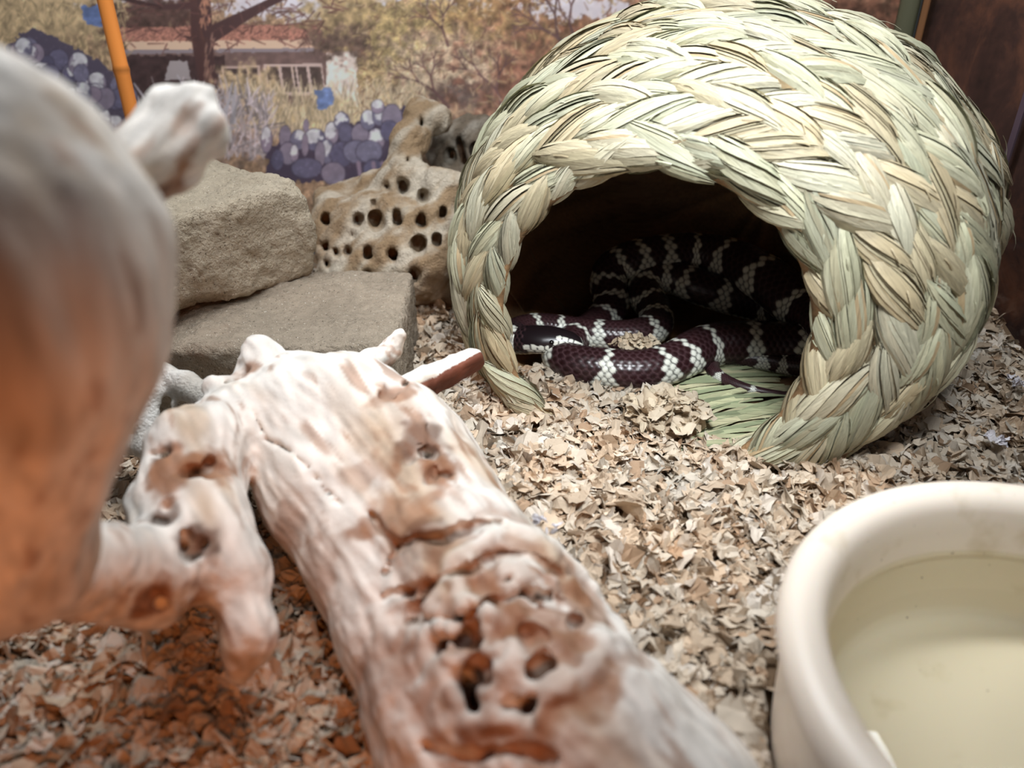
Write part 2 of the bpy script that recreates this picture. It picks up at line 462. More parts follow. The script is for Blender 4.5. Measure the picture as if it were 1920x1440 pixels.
    mixin(poly([(232, 94), (590, 90), (612, 100), (612, 205), (232, 205)], 3), S(106, 78, 76) * (.8 + .4 * n2))
    mixin(poly([(232, 94), (590, 90), (590, 97), (232, 101)], 2), S(128, 112, 122))
    mixin(poly([(240, 104), (420, 104), (420, 200), (240, 200)], 8), S(58, 38, 40) * (.7 + .6 * n2))
    mixin(poly([(318, 114), (352, 114), (358, 150), (308, 150)], 3), S(150, 136, 142))
    mixin(poly([(612, 98), (668, 96), (672, 215), (612, 215)], 5), S(222, 196, 190) * (.75 + .45 * n2))
    mixin(poly([(415, 124), (487, 122), (492, 165), (418, 165)]), S(176, 142, 136))
    mixin(poly([(420, 129), (462, 128), (466, 165), (422, 165)]), S(62, 46, 48)); mixin(poly([(466, 128), (482, 127), (486, 165), (470, 165)]), S(58, 42, 44))
    mixin(poly([(494, 121), (604, 119), (610, 178), (498, 178)]), S(188, 156, 152))
    for a, b in ((499, 521), (527, 545), (549, 553), (557, 574), (580, 601)):
        mixin(poly([(a, 126), (b, 125), (b + 7, 172), (a + 7, 172)]), S(70, 52, 50) * (.7 + .6 * n2))
    # foliage over the right corner of the house
    mixin(ell(640, 65, 60, 48, .4, .9, 1 / 10), S(84, 62, 56) * (0.6 + .9 * n2), .9)
    mixin(ell(640, 15, 80, 40, .4, .9, 1 / 10), S(150, 122, 84) * (0.5 + 1.0 * n2), .85)
    # big tree
    tr_c = S(62, 38, 40)
    for a in ((372, -90, 378, 60, 17, 20), (378, 60, 388, 160, 20, 17), (395, 66, 440, 40, 15, 12), (440, 40, 500, 8, 11, 7), (500, 8, 600, -40, 7, 5),
              (365, 10, 300, 14, 6, 4), (300, 14, 215, -6, 4, 3), (370, 75, 345, 68, 4, 1)):
        stroke(*a, tr_c * R.uniform(.9, 1.1))
    for k in range(60):
        x = R.uniform(376, 394); y = R.uniform(-60, 44); stroke(x, y, x + R.uniform(-2, 2), y + R.uniform(4, 12), 1.2, .8, S(176, 112, 88) * R.uniform(.7, 1.1), .8)
    for k in range(30):
        x = R.uniform(385, 405); y = R.uniform(60, 150); stroke(x, y, x - 3, y + 12, 1.2, .6, S(150, 104, 92) * R.uniform(.7, 1.1), .7)
    for k in range(170):                                # twigs
        x = R.uniform(230, 640); y = R.uniform(-30, 85); l = R.uniform(10, 40); a = R.uniform(-2.6, .6)
        stroke(x, y, x + l * math.cos(a), y - l * math.sin(a) * .6, 1.2, .5, S(84, 50, 48) * R.uniform(.8, 1.3), .75)
    # thin bare trees on the right
    def branch(x, y, a, l, w, d):
        x1, y1 = x + l * math.cos(a), y - l * math.sin(a); stroke(x, y, x1, y1, w, w * .7, S(84, 54, 56) * R.uniform(.85, 1.2), .9)
        if d:
            for s_ in (-1, 1): branch(x1, y1, a + s_ * R.uniform(.2, .55), l * R.uniform(.6, .85), w * .65, d - 1)
    branch(1075, 110, 2.2, 50, 4, 5); branch(1080, 80, 1.9, 40, 3, 5); branch(840, 200, 2.3, 40, 3, 4); branch(945, 210, 1.9, 45, 3, 4)
    branch(1240, 60, 1.9, 60, 4, 5); branch(1480, 90, 1.7, 60, 4, 5); branch(840, 85, 1.9, 34, 2.4, 4)
    # shrubs and dry grass in front of the house
    mixin(ell(470, 170, 62, 40, .4, .8, 1 / 9), S(186, 154, 116) * (0.5 + 1. * n2), .85)
    mixin(ell(600, 225, 190, 40, .4, .6), S(192, 164, 122) * (0.6 + .8 * n2), .9)
    mixin(ell(410, 240, 110, 60, .4, .7), S(150, 122, 118) * (0.4 + 1.1 * n2), .85)
    for k in range(900):
        x = R.uniform(430, 800); y = R.uniform(165, 250); l = R.uniform(8, 26); a = R.gauss(1.57, .35)
        stroke(x, y, x + l * math.cos(a), y - l * math.sin(a), 1.1, .5, S(206, 178, 146) * R.uniform(.62, 1.12), .7)
    for k in range(420):
        x = R.uniform(290, 510); y = R.uniform(180, 300); l = R.uniform(12, 46); a = R.gauss(1.57, .55)
        stroke(x, y, x + l * math.cos(a), y - l * math.sin(a), 1.6, .5, S(200, 180, 190) * R.uniform(.45, 1.1), .8)
    for k in range(46):
        x = R.uniform(270, 440); y = R.uniform(215, 270); l = R.uniform(40, 90); a = R.gauss(1.6, .45)
        stroke(x, y, x + l * math.cos(a), y - l * math.sin(a), 3.4, .6, S(206, 196, 212) * R.uniform(.6, 1.05), .9)
    for k in range(500):
        x = R.uniform(-120, 240); y = R.uniform(-40, 150); l = R.uniform(8, 24); a = R.gauss(1.57, .6)
        stroke(x, y, x + l * math.cos(a), y - l * math.sin(a), 1.1, .5, S(200, 166, 120) * R.uniform(.55, 1.1), .6)
    for k in range(1500):
        x = R.uniform(660, 1250); y = R.uniform(-30, 330); l = R.uniform(5, 16); a = R.uniform(0, 3.14)
        stroke(x, y, x + l * math.cos(a), y - l * math.sin(a), 1.2, .5, R.choice([S(200, 164, 130), S(90, 58, 54), S(170, 140, 92), S(120, 76, 62)]) * R.uniform(.8, 1.1), .5)
    # blue barrels
    mixin(poly([(590, 168), (622, 164), (626, 186), (612, 206), (596, 204)], 7), S(92, 112, 168) * (.7 + .6 * n2))
    mixin(poly([(154, 12), (190, 10), (192, 52), (160, 46)], 8), S(84, 104, 162) * (.7 + .6 * n2))
    # prickly pears
    def pad(cx, cy, rx, ry, col, lit):
        m = ell(cx, cy, rx, ry, .08, .08, 1 / 8)
        mixin(m, S(58, 50, 72), .9); m = ell(cx, cy, rx * .93, ry * .93, .06, .05, 1 / 8)
        mixin(m, col * (.82 + .3 * n2))
        if lit: mixin(ell(cx + rx * R.uniform(-.3, .3), cy - ry * .45, rx * .8, ry * .7, .15, .7, 1 / 7), S(208, 202, 214) * (.75 + .4 * n2), .92, m)
    mixin(poly([(495, 340), (505, 270), (600, 250), (760, 200), (800, 340)], 12), S(62, 50, 72))
    cols = [S(104, 98, 128), S(122, 108, 132), S(90, 84, 116), S(130, 112, 136), S(82, 76, 108)]
    pads = [(500, 262, 11, 26, 3, 1), (535, 258, 12, 24, 1, 0), (574, 236, 6, 13, 3, 0), (560, 262, 16, 20, 0, 1), (590, 262, 22, 22, 2, 1), (622, 250, 14, 22, 3, 1), (641, 228, 15, 19, 2, 1),
            (648, 250, 14, 20, 2, 0), (675, 252, 17, 22, 1, 0), (690, 225, 15, 20, 0, 1), (712, 215, 15, 22, 0, 1), (735, 222, 20, 28, 1, 0), (708, 200, 13, 14, 3, 1), (705, 262, 17, 22, 3, 1), (730, 245, 18, 20, 4, 0),
            (540, 288, 18, 22, 1, 0), (552, 288, 8, 17, 3, 1), (572, 272, 7, 22, 3, 0), (613, 285, 14, 24, 0, 1), (600, 290, 10, 26, 1, 0), (640, 290, 22, 26, 4, 0), (668, 284, 26, 22, 0, 0), (692, 284, 26, 22, 0, 0),
            (575, 315, 30, 20, 2, 0), (625, 325, 24, 22, 1, 0), (520, 300, 12, 20, 4, 0), (700, 320, 20, 22, 4, 0), (750, 300, 22, 30, 2, 0)]
    for p_ in pads: pad(p_[0], p_[1], p_[2], p_[3], cols[p_[4]], p_[5])
    for x in (672, 700, 717): stroke(x, 306, x + 5, 340, 3.5, 3, S(128, 104, 128))
    mixin(poly([(10, 90), (60, 50), (140, 90), (210, 130), (250, 240), (230, 300), (0, 300)], 12), S(72, 62, 84))
    for k in range(46):
        t = R.random(); x = 20 + 215 * t + R.uniform(-14, 14); y = 75 + 105 * t + R.uniform(-18, 70)
        pad(x, y, R.uniform(12, 20), R.uniform(15, 23), R.choice(cols), R.random() < .45)
    for k in range(900):
        x = R.uniform(0, 250) if k % 2 else R.uniform(495, 760); y = R.uniform(60, 330)
        c_ = C[min(H - 1, int((y - Y0) * K)), min(W - 1, int((x - X0) * K))]
        if c_[2] > c_[0] * 1.1: stroke(x, y, x + 1, y + 1, .8, .5, c_ * 1.3, .6)
    g_ = C.mean(-1, keepdims=True); C = g_ + (C - g_) * .82
    C = C * .9 + S(176, 158, 150) * .10  # milky haze painted into the print colours
    return C, (X0, Y0, K, W, H)

canvas, (cX0, cY0, cK, cW, cH) = paint_backdrop()
bx = np.arange(LEFT_X, RIGHT_X + .3, 0.085); bz = np.arange(0.5, 26.0, 0.085)
gx, gz = np.meshgrid(bx, bz, indexing='ij')
V = np.stack([gx, np.full_like(gx, BACK_Y + .62), gz], -1).reshape(-1, 3)
q = proj(V); qx = np.clip((q[:, 0] - cX0) * cK, 0, cW - 1.01); qy = np.clip((q[:, 1] - cY0) * cK, 0, cH - 1.01)
i, j = qx.astype(int), qy.astype(int); fx, fy = (qx - i)[:, None], (qy - j)[:, None]
cc = (canvas[j, i] * (1 - fx) + canvas[j, i + 1] * fx) * (1 - fy) + (canvas[j + 1, i] * (1 - fx) + canvas[j + 1, i + 1] * fx) * fy
I = np.arange(len(bx) * len(bz)).reshape(len(bx), len(bz))
Fq = np.stack([I[:-1, :-1], I[1:, :-1], I[1:, 1:], I[:-1, 1:]], -1).reshape(-1, 4)
poster = obj('backdrop_print', mesh_np('backdrop_print', V, Fq, np.clip(lin(np.clip(cc, 0, 1)) * 1.7, 0, .92)), M_print)
tag(poster, 'printed desert garden backdrop with house, tree and prickly pears behind the glass', 'backdrop')

# side print, dark russet desert scrub
m, nt, b = material('side_print'); tc = N(nt, 'ShaderNodeTexCoord')
t1 = N(nt, 'ShaderNodeTexNoise', Scale=16.0, Detail=8.0, Roughness=0.7, Distortion=0.6); nt.links.new(tc.outputs['Object'], t1.inputs['Vector'])
cr = N(nt, 'ShaderNodeValToRGB'); e = cr.color_ramp.elements
e[0].position = .3; e[0].color = (*rgb(34, 22, 22), 1); e[1].position = .75; e[1].color = (*rgb(132, 82, 60), 1)
x_ = e.new(.5); x_.color = (*rgb(66, 42, 38), 1)
nt.links.new(t1.outputs[0], cr.inputs[0]); nt.links.new(cr.outputs[0], b.inputs['Base Color']); b.inputs['Roughness'].default_value = .6
side = box('side_backdrop_print', (RIGHT_X + .62, 4, 0.5), (RIGHT_X + .68, BACK_Y, 26), m)
tag(side, 'dark russet desert scrub print behind the right side glass', 'backdrop')

# ------------------------------------------------------------------ woven grass hide
def leaf_bundle(seed, L=4.9, Wd=1.9, Hh=0.85, n=17, seg=8, loose=0.05):
    """one plait of a braid: a spindle of flat overlapping leaf strips, twisted a little"""
    r = np.random.default_rng(seed); V = []; F = []; Cc = []
    pal = [rgb(210, 204, 174), rgb(202, 199, 168), rgb(194, 194, 164), rgb(216, 205, 176), rgb(204, 186, 150), rgb(218, 211, 186), rgb(197, 196, 170), rgb(210, 194, 160)]
    pal = [c_ * .80 for c_ in pal]; hue = pal[r.integers(len(pal))]
    tw = math.radians(r.uniform(18, 42)); xs = np.linspace(0, 1, seg + 1)
    env = lambda x: max(.14, math.sin(math.pi * min(1, max(0, .03 + .94 * x))) ** .66)
    for k in range(seg + 1):                             # heart of the plait, coloured darker so gaps between strips look shaded
        for a in np.linspace(-100, 100, 7):
            e = env(xs[k]) * .94; a = math.radians(a) + tw * (xs[k] - .5)
            V.append(((xs[k] - .5) * L, e * Wd / 2 * math.sin(a), e * Hh * math.cos(a) - .05)); Cc.append(hue * .62)
    for k in range(seg):
        for a in range(6): F.append((k * 7 + a, k * 7 + 7 + a, k * 7 + 8 + a, k * 7 + 1 + a))
    order = np.linspace(-88, 88, n) + r.normal(0, 4, n)
    for j in range(n):
        wide = r.random() < .28
        b0 = math.radians(order[j]); wid = math.radians(r.uniform(11, 17) if wide else r.uniform(4.5, 8.5)); lift = r.uniform(0, loose * 1.8) + (.05 if wide else 0)
        x0, x1 = -r.uniform(0, .07), 1 + r.uniform(0, .07)
        c = (hue * .72 + pal[r.integers(len(pal))] * .28) * r.uniform(.88, 1.08)
        if r.random() < .05: c = rgb(176, 154, 120)
        e0 = r.uniform(-.04, .10); base = len(V)
        for k, x in enumerate(xs):
            e = env(x); be = b0 + tw * (x - .5) * 2 * (.6 if abs(order[j]) > 50 else 1)
            for sgn in (-1, 1):
                bb = be + sgn * wid * (.7 + .3 * math.sin(math.pi * x)); rr = 1 + lift + (e0 if sgn > 0 else -.03)
                V.append(((x0 + (x1 - x0) * x - .5) * L, e * rr * Wd / 2 * math.sin(bb), e * rr * Hh * math.cos(bb) - (.12 if k in (0, seg) else 0)))
                Cc.append(c * (.86 if k in (0, seg) else 1.0))
        for k in range(seg):
            a = base + 2 * k; F.append((a, a + 1, a + 3, a + 2))
    if r.random() < .35:                                 # a stray fibre
        base = len(V); y0 = r.uniform(-.4, .4) * Wd; x0 = r.uniform(-.3, .2) * L; l = r.uniform(.6, 1.5); a = r.normal(0, .3); z0 = Hh * r.uniform(.95, 1.12)
        for k in range(4):
            t = k / 3; x = x0 + l * t * math.cos(a); y = y0 * .8 + l * t * math.sin(a)
            z = z0 * math.sqrt(max(.1, 1 - (2 * y / Wd) ** 2 * .8)) + .12 * math.sin(t * 3)
            V += [(x, y - .04, z), (x, y + .04, z + .02)]; Cc += [hue * 1.02, hue * 1.02]
        for k in range(3):
            b = base + 2 * k; F.append((b, b + 1, b + 3, b + 2))
    return np.array(V), np.array(F), np.array(Cc)

hide = empty('woven_grass_hide', (12, 48, 0))
tag(hide, 'domed hide plaited from pale green dry grass, around the coiled snake', 'hide')
HO = np.array([12, 48, 0.0])
ss = np.linspace(0.0, 0.998, 40)[:, None]; th = np.linspace(0, 2 * np.pi, 97)[None, :-1]
Pn = hide_surf(ss, th, 0.35); ns, ntt = Pn.shape[:2]
Po = hide_surf(ss, th, -0.05)
def grid_faces(ns, nt_):
    I = np.arange(ns * nt_).reshape(ns, nt_); J = np.roll(I, -1, 1)
    return np.stack([I[:-1], J[:-1], J[1:], I[1:]], -1).reshape(-1, 4)
fa = grid_faces(ns, ntt); fo = fa[:, ::-1] + ns * ntt
lip = np.stack([np.arange(ntt), np.arange(ntt) + ns * ntt, (np.arange(ntt) + 1) % ntt + ns * ntt, (np.arange(ntt) + 1) % ntt], -1)
Vs = np.concatenate([Pn.reshape(-1, 3), Po.reshape(-1, 3)])
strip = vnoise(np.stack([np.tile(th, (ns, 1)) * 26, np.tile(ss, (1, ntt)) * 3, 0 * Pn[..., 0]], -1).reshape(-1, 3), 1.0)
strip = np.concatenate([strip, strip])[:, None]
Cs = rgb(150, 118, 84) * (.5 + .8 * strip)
shell = obj('inner_wall', mesh_np('inner_wall', Vs - HO, np.concatenate([fa, fo, lip]), Cs), M_straw, hide)
shell['label'] = 'brown shaded inside of the woven wall'

variants = []
for k in range(18):
    v, f, c = leaf_bundle(100 + k); variants.append((mesh_np('leaf_bundle', v, f, c), v, f, c))
long_var = []
for k in range(10):
    v, f, c = leaf_bundle(300 + k, L=6.2, Wd=1.75, Hh=0.5, n=15, loose=0.08); long_var.append((mesh_np('leaf_bundle', v, f, c), v, f, c))
for vv in variants + long_var: vv[0].materials.append(M_straw)

# rows of plaits: arc-length spacing from the mouth to the back
sfine = np.linspace(0, .999, 600)
mer = np.mean([hide_surf(sfine, np.full(600, a)) for a in (0.6, 1.57, 2.5)], 0)
arc = np.concatenate([[0], np.cumsum(np.linalg.norm(np.diff(mer, axis=0), axis=1))])
rows = []; d = 0.55; k = 0
while d < arc[-1] - .4:
    rows.append((k, float(np.interp(d, arc, sfine)))); d += 1.38 if k < 7 else 1.28; k += 1
places = []
def frame_at(s, t):
    e = 1e-3
    p = hide_surf(s, t); T = hide_surf(s, t + e) - hide_surf(s, t - e)
    Mv = hide_surf(min(.9995, s + e), t) - hide_surf(max(0.0, s - e), t)
    T = T / max(1e-9, np.linalg.norm(T)); Mv = Mv - T * (Mv @ T); Mv = Mv / max(1e-9, np.linalg.norm(Mv))
    Nn = np.cross(T, Mv); return p, T, Mv, Nn
cc_h = np.array([12, 48, 9.])
for (k, s) in [(-1, 0.0)] + rows:
    tt = np.linspace(0, 2 * np.pi, 200); ring = hide_surf(np.full(200, s), tt)
    dl = np.linalg.norm(np.diff(ring, axis=0), axis=1); per = dl.sum(); cum = np.concatenate([[0], np.cumsum(dl)])
    step = 2.25 if k < 6 else 2.7
    nb = max(3, int(round(per / step)))
    for i in range(nb):
        t = float(np.interp((i + (.5 if k % 2 else 0) + rng.normal(0, .06)) / nb * per % per, cum, tt))
        p, T, Mv, Nn = frame_at(max(s, 0.004), t)
        if p[2] < 0.0 and Nn[2] ** 2 > .8: continue
        if Nn @ (p - cc_h) < 0: Nn = -Nn
        if k == -1:                                       # lip row turned towards the mouth
            ax = np.array([-math.sin(math.radians(20)), -math.cos(math.radians(20)), .1])
            inw = -(Mv); Nn = ax * .75 + inw * .35 * 0 + (np.array([7.34, 37.86, 6.67]) - p) / 9 * .5
            Nn -= T * (Nn @ T); Nn /= np.linalg.norm(Nn); Mv = np.cross(Nn, T); p = p - Nn * .1 - (np.array([7.34, 37.86, 6.67]) - p) / 9 * .12
        al = math.radians((20 if k % 2 else -18) + rng.normal(0, 5))
        if Nn @ np.cross(T, Mv) < 0: al = -al
        X = T * math.cos(al) + Mv * math.sin(al); Y = np.cross(Nn, X)
        tilt = rng.normal(0, .05); X = X + Nn * tilt; X /= np.linalg.norm(X); Y = np.cross(Nn, X); Y /= np.linalg.norm(Y); Zz = np.cross(X, Y)
        lg = k >= 5 and rng.random() < min(.75, (k - 4) * .16)
        fl = 1 if rng.random() < .5 else -1
        sc = rng.uniform(.86, 1.12) * (0.78 if k == -1 else 1.0)
        if s > .88: sc *= .8
        B = np.stack([X * fl, Y * fl, Zz], 1)
        tocam = np.array([0, 0, 25.]) - p; vis = (Nn @ tocam) / np.linalg.norm(tocam)
        pr = proj(p); inview = -40 < pr[0] < 1960 and -40 < pr[1] < 1480
        score = (vis if inview and p[2] > -.1 else -1) - .012 * k
        places.append((score, p - Nn * .12, B, sc * np.array([rng.uniform(.9, 1.1), 1, rng.uniform(.85, 1.1)]), lg, int(rng.integers(0, 100))))
places.sort(key=lambda a: -a[0])
rest_v, rest_f, rest_c, off = [], [], [], 0
for i, (score, p, B, sc, lg, vi) in enumerate(places):
    var = (long_var if lg else variants); var = var[vi % len(var)]
    if i < 300:
        o = bpy.data.objects.new('leaf_bundle', var[0]); COL.objects.link(o); o.parent = hide
        Mx = np.eye(4); Mx[:3, :3] = B * sc; Mx[:3, 3] = (p - HO) * SC
        o.matrix_local = Matrix(Mx.tolist())
    else:
        rest_v.append((var[1] * sc) @ B.T + p - HO); rest_f.append(var[2] + off); rest_c.append(var[3]); off += len(var[1])
rest = obj('leaf_bundles', mesh_np('leaf_bundles', np.concatenate(rest_v), np.concatenate(rest_f), np.concatenate(rest_c)), M_straw, hide)
rest['kind'] = 'stuff'

# woven floor of the hide: long flat strips fanned across the mouth
for i in range(84):
    f_ = i / 83
    yc = 35.9 + 12.5 * f_ ** 1.1 + rng.normal(0, .15); xc = 12.6 + 2.2 * f_ + rng.normal(0, 1.0)
    L = rng.uniform(5.5, 9.0); w = rng.uniform(.22, .42); an = math.radians(8 + 12 * math.sin(f_ * 5) + rng.normal(0, 6))
    xs = np.linspace(-.5, .5, 7); bow = rng.uniform(.05, .35); z0 = .05 + rng.uniform(0, .3)
    V = []; F = []
    for k, x in enumerate(xs):
        e = max(.25, (1 - (2 * x) ** 4)); dx = x * L; dy = bow * (1 - 4 * x * x)
        for s_ in (-1, 1):
            yy_ = dy + s_ * w * e * .5
            V.append((dx * math.cos(an) - yy_ * math.sin(an), dx * math.sin(an) + yy_ * math.cos(an), z0 + .22 * (1 - 4 * x * x) + (.04 * s_)))
        if k: a = 2 * k - 2; F.append((a, a + 2, a + 3, a + 1))
    c = [rgb(176, 180, 142), rgb(196, 196, 156), rgb(158, 166, 130), rgb(206, 200, 162)][i % 4] * rng.uniform(.8, 1.08)
    o = obj('floor_strip', mesh_np('floor_strip', V, F, np.tile(c, (len(V), 1))), M_straw, hide, np.array([xc, yc, 0]) - HO)

# ------------------------------------------------------------------ king snake: one continuous scaled skin along its coils
ctrl = [  # picture x, y, height of the body's centre, radius
    (1087, 645, 2.15, .46), (1068, 641, 2.15, .82), (1040, 638, 2.1, 1.03), (1005, 637, 2.0, 1.06), (975, 638, 1.7, 1.0), (962, 634, 1.75, .93),
    (976, 618, 1.75, .93), (1014, 613, 1.55, .96), (1070, 620, 1.2, 1.0), (1130, 628, 1.2, 1.05), (1190, 628, 1.25, 1.1), (1228, 612, 1.3, 1.15),
    (1226, 580, 1.6, 1.2), (1208, 548, 2.2, 1.25), (1225, 522, 2.8, 1.3), (1268, 522, 2.9, 1.3), (1315, 540, 2.6, 1.35), (1370, 556, 2.1, 1.4),
    (1440, 572, 1.7, 1.45), (1500, 590, 2.0, 1.45), (1540, 610, 2.2, 1.42), (1546, 636, 2.2, 1.42), (1512, 645, 1.8, 1.46), (1450, 645, 1.5, 1.5), (1385, 643, 1.5, 1.48),
    (1320, 650, 1.45, 1.42), (1262, 680, 1.35, 1.35), (1200, 694, 1.3, 1.3), (1130, 690, 1.3, 1.3), (1075, 682, 1.25, 1.27), (1052, 664, 1.1, 1.25),
    (1075, 640, .95, 1.2), (1122, 606, 1.0, 1.2), (1146, 572, 1.6, 1.25), (1140, 535, 2.6, 1.3), (1150, 502, 3.6, 1.3), (1190, 485, 4.1, 1.4), (1245, 476, 4.3, 1.45),
    (1305, 474, 4.3, 1.5), (1365, 486, 4.3, 1.6), (1430, 520, 4.0, 1.7), (1480, 560, 3.4, 1.65), (1518, 592, 3.0, 1.5), (1560, 628, 3.2, 1.15), (1562, 660, 2.6, .95),
    (1550, 684, 1.8, .85), (1526, 688, 1.25, .8), (1475, 682, .85, .74), (1420, 674, .85, .66), (1372, 668, .85, .58), (1338, 676, .75, .50), (1338, 696, .6, .44), (1362, 714, .5, .38),
    (1400, 728, .45, .31), (1440, 736, .42, .24), (1470, 739, .38, .18), (1492, 740, .35, .10)]
CP = np.array([at_z(a, b, c) for a, b, c, r in ctrl]); CR = np.array([r for *_, r in ctrl])
def catmull(P, n):
    Q = np.concatenate([[2 * P[0] - P[1]], P, [2 * P[-1] - P[-2]]]); out = []
    for i in range(1, len(Q) - 2):
        t = np.linspace(0, 1, n, endpoint=False)[:, None]; a, b, c, d = Q[i - 1], Q[i], Q[i + 1], Q[i + 2]
        out.append(.5 * (2 * b + (c - a) * t + (2 * a - 5 * b + 4 * c - d) * t ** 2 + (3 * b - a - 3 * c + d) * t ** 3))
    return np.concatenate(out + [P[-1:]])
path = catmull(np.c_[CP, CR], 40); 
for _ in range(30): path[1:-1] = path[1:-1] * .5 + .25 * (path[:-2] + path[2:])
idx_f = np.linspace(0, len(ctrl) - 1, len(path))
slen = np.concatenate([[0], np.cumsum(np.linalg.norm(np.diff(path[:, :3], axis=0), axis=1))])
NR = int(slen[-1] / 0.085)
sv = np.linspace(0, slen[-1], NR); PT = np.stack([np.interp(sv, slen, path[:, k]) for k in range(4)], 1)
ctr, rad = PT[:, :3], PT[:, 3]
Tn = np.gradient(ctr, axis=0); Tn /= np.linalg.norm(Tn, axis=1)[:, None]
Up = np.array([0, 0, 1.]) - Tn * Tn[:, 2:3]; Up /= np.linalg.norm(Up, axis=1)[:, None]
Sd = np.cross(Tn, Up)
NA = 23 * 5; ph = np.linspace(0, 2 * np.pi, NA, endpoint=False)
ph = np.where(ph > np.pi, ph - 2 * np.pi, ph)                     # 0 = back, +-pi = belly
U = np.concatenate([[0], np.cumsum(np.diff(sv) / (0.34 * np.maximum(.45, rad[1:])))])
# scale lattice
uu = np.repeat(U[:, None], NA, 1); vv_ = np.repeat((ph / (2 * np.pi) * 23)[None], NR, 0)
best = np.full((NR, NA), 9.); cu = np.zeros((NR, NA)); cv = np.zeros((NR, NA))
for dj in (-1, 0, 1):
    j = np.round(vv_) + dj; sh = np.where(np.mod(j, 2) > .5, .5, 0.)
    for di in (0,):
        i0 = np.round(uu - sh) + sh
        d = (np.abs(uu - i0) / .56) ** 1.6 + (np.abs(vv_ - j) / .80) ** 1.6
        m_ = d < best; best = np.where(m_, d, best); cu = np.where(m_, i0, cu); cv = np.where(m_, j, cv)
cs_ = np.interp(cu, U, sv); cph = np.abs(cv / 23 * 2 * np.pi)
# white bands at measured places
proj_path = proj(ctr); fidx = np.interp(sv, slen, idx_f)
bands = [(955, 640, 5), (1000, 612, 7), (1050, 615, 8), (1125, 630, 9), (1215, 625, 10.8), (1238, 600, 11.6), (1222, 565, 12.6), (1212, 538, 13.5), (1250, 525, 14.6), (1290, 535, 15.6), (1352, 552, 16.8),
         (1440, 575, 18), (1530, 600, 19.3), (1590, 630, 20.6), (1512, 645, 22.3), (1405, 645, 23.7), (1325, 650, 25), (1275, 672, 25.8), (1238, 690, 26.4), (1140, 692, 27.9), (1043, 680, 29.7),
         (1080, 640, 31), (1130, 600, 32.2), (1146, 565, 33.2), (1140, 530, 34.1), (1160, 500, 35.2), (1200, 483, 36.3), (1245, 478, 37), (1305, 474, 38), (1365, 488, 39), (1430, 522, 40), (1500, 580, 41.5),
         (1570, 630, 42.7), (1620, 675, 44), (1536, 690, 45.9), (1472, 682, 47), (1430, 676, 47.8), (1342, 674, 49.9), (1352, 706, 51.6), (1412, 731, 53.3), (1484, 740, 55.6)]
white = np.zeros((NR, NA), bool); jit = vnoise(np.stack([cu * .9, cv * 1.3, 0 * cu], -1), 1.0) - .5
for (bx_, by_, fi) in bands:
    k = np.abs(fidx - fi) < 1.0
    dd = np.hypot(*(proj_path - (bx_, by_)).T) + np.where(k, 0, 1e6); s0 = sv[np.argmin(dd)]; r0 = rad[np.argmin(dd)]
    wd = (.20 + .42 * np.clip(cph / 1.9, 0, 1) ** 1.7) * (.35 + .62 * r0) + jit * .10
    white |= np.abs(cs_ - s0) < wd
white |= (cph > 2.45)
head = sv[:, None] * np.ones((1, NA)); HL = 4.4
white = np.where(cs_ < HL, (cph > 2.3), white)
aph = np.abs(ph)[None] * np.ones((NR, 1))
face = ((head > .12) & (head < 3.3) & (aph > 1.05 + .12 * head + .05 * np.sin(head * 9)) & (aph < 2.5)) | ((head < 1.45) & (head > .1) & (aph > .42) & (aph < 2.4))
hu, hv = head / .40, np.abs(ph)[None] * np.ones((NR, 1)) / .40; hb = np.full((NR, NA), 9.); hcu = np.zeros((NR, NA)); hcv = np.zeros((NR, NA)); hb2 = hb.copy()
for dj in (-1, 0, 1):                                             # head shields: a jittered lattice with dark sutures
    j_ = np.round(hv) + dj
    for di in (-1, 0, 1):
        i_ = np.round(hu) + di; jx = vnoise(np.stack([i_ * 1.7, j_ * 2.3, 0 * i_ + .5], -1), 1.0) - .5; jy = vnoise(np.stack([i_ * 2.1, j_ * 1.3, 0 * i_ + 4.5], -1), 1.0) - .5
        cx_ = i_ + .5 * np.mod(j_, 2) + jx * .5; cy_ = j_ + jy * .5; d_ = np.hypot(hu - cx_, hv - cy_)
        m1 = d_ < hb; hb2 = np.where(m1, hb, np.minimum(hb2, d_)); hb = np.where(m1, d_, hb); hcu = np.where(m1, cx_, hcu); hcv = np.where(m1, cy_, hcv)
hs_, ha_ = hcu * .40, hcv * .40
face = ((hs_ < 3.2) & (ha_ > 1.12 + .10 * hs_) & (ha_ < 2.6)) | ((hs_ < 1.5) & (ha_ > .5) & (ha_ < 2.6))
bars = ((hb2 - hb) < .13) | ((np.abs(head - 1.75) < .2) & (aph < 1.75)) | (np.abs(aph - 2.0) < .035)
inter = np.clip(best / .75, 0, 1) ** 4
isw = np.where(head < 3.4, face & ~bars, white)
inter = np.where(head < 3.4, np.where(isw, 0.0, .1), inter)
dark_n = vnoise(np.stack([cu * .37, cv * .37, 0 * cu], -1), 1.0)[..., None]
darkc = rgb(42, 21, 23) * (.75 + .5 * dark_n); darkc = np.where((head < 5.5)[..., None], rgb(20, 16, 19), darkc)
colr = np.where(isw[..., None], rgb(232, 232, 220) * (1 - .9 * inter[..., None]), darkc * (1 - inter[..., None] * .8) + rgb(96, 70, 74) * (inter[..., None] * .6))
bulge = (1 - np.clip(best, 0, 1.2)) * .045 * np.minimum(1, rad)[:, None]; bulge = np.where(head < 3.4, 0, bulge)
hw = np.interp(sv, [0, .5, 1.2, 2.4, 3.4, 5, 9], [1.0, .98, 1.02, 1.12, 1.1, 1.03, 1.03]); hh = np.interp(sv, [0, .5, 1.2, 2.4, 3.6, 5, 9], [.78, .78, .80, .84, .9, .97, .97])
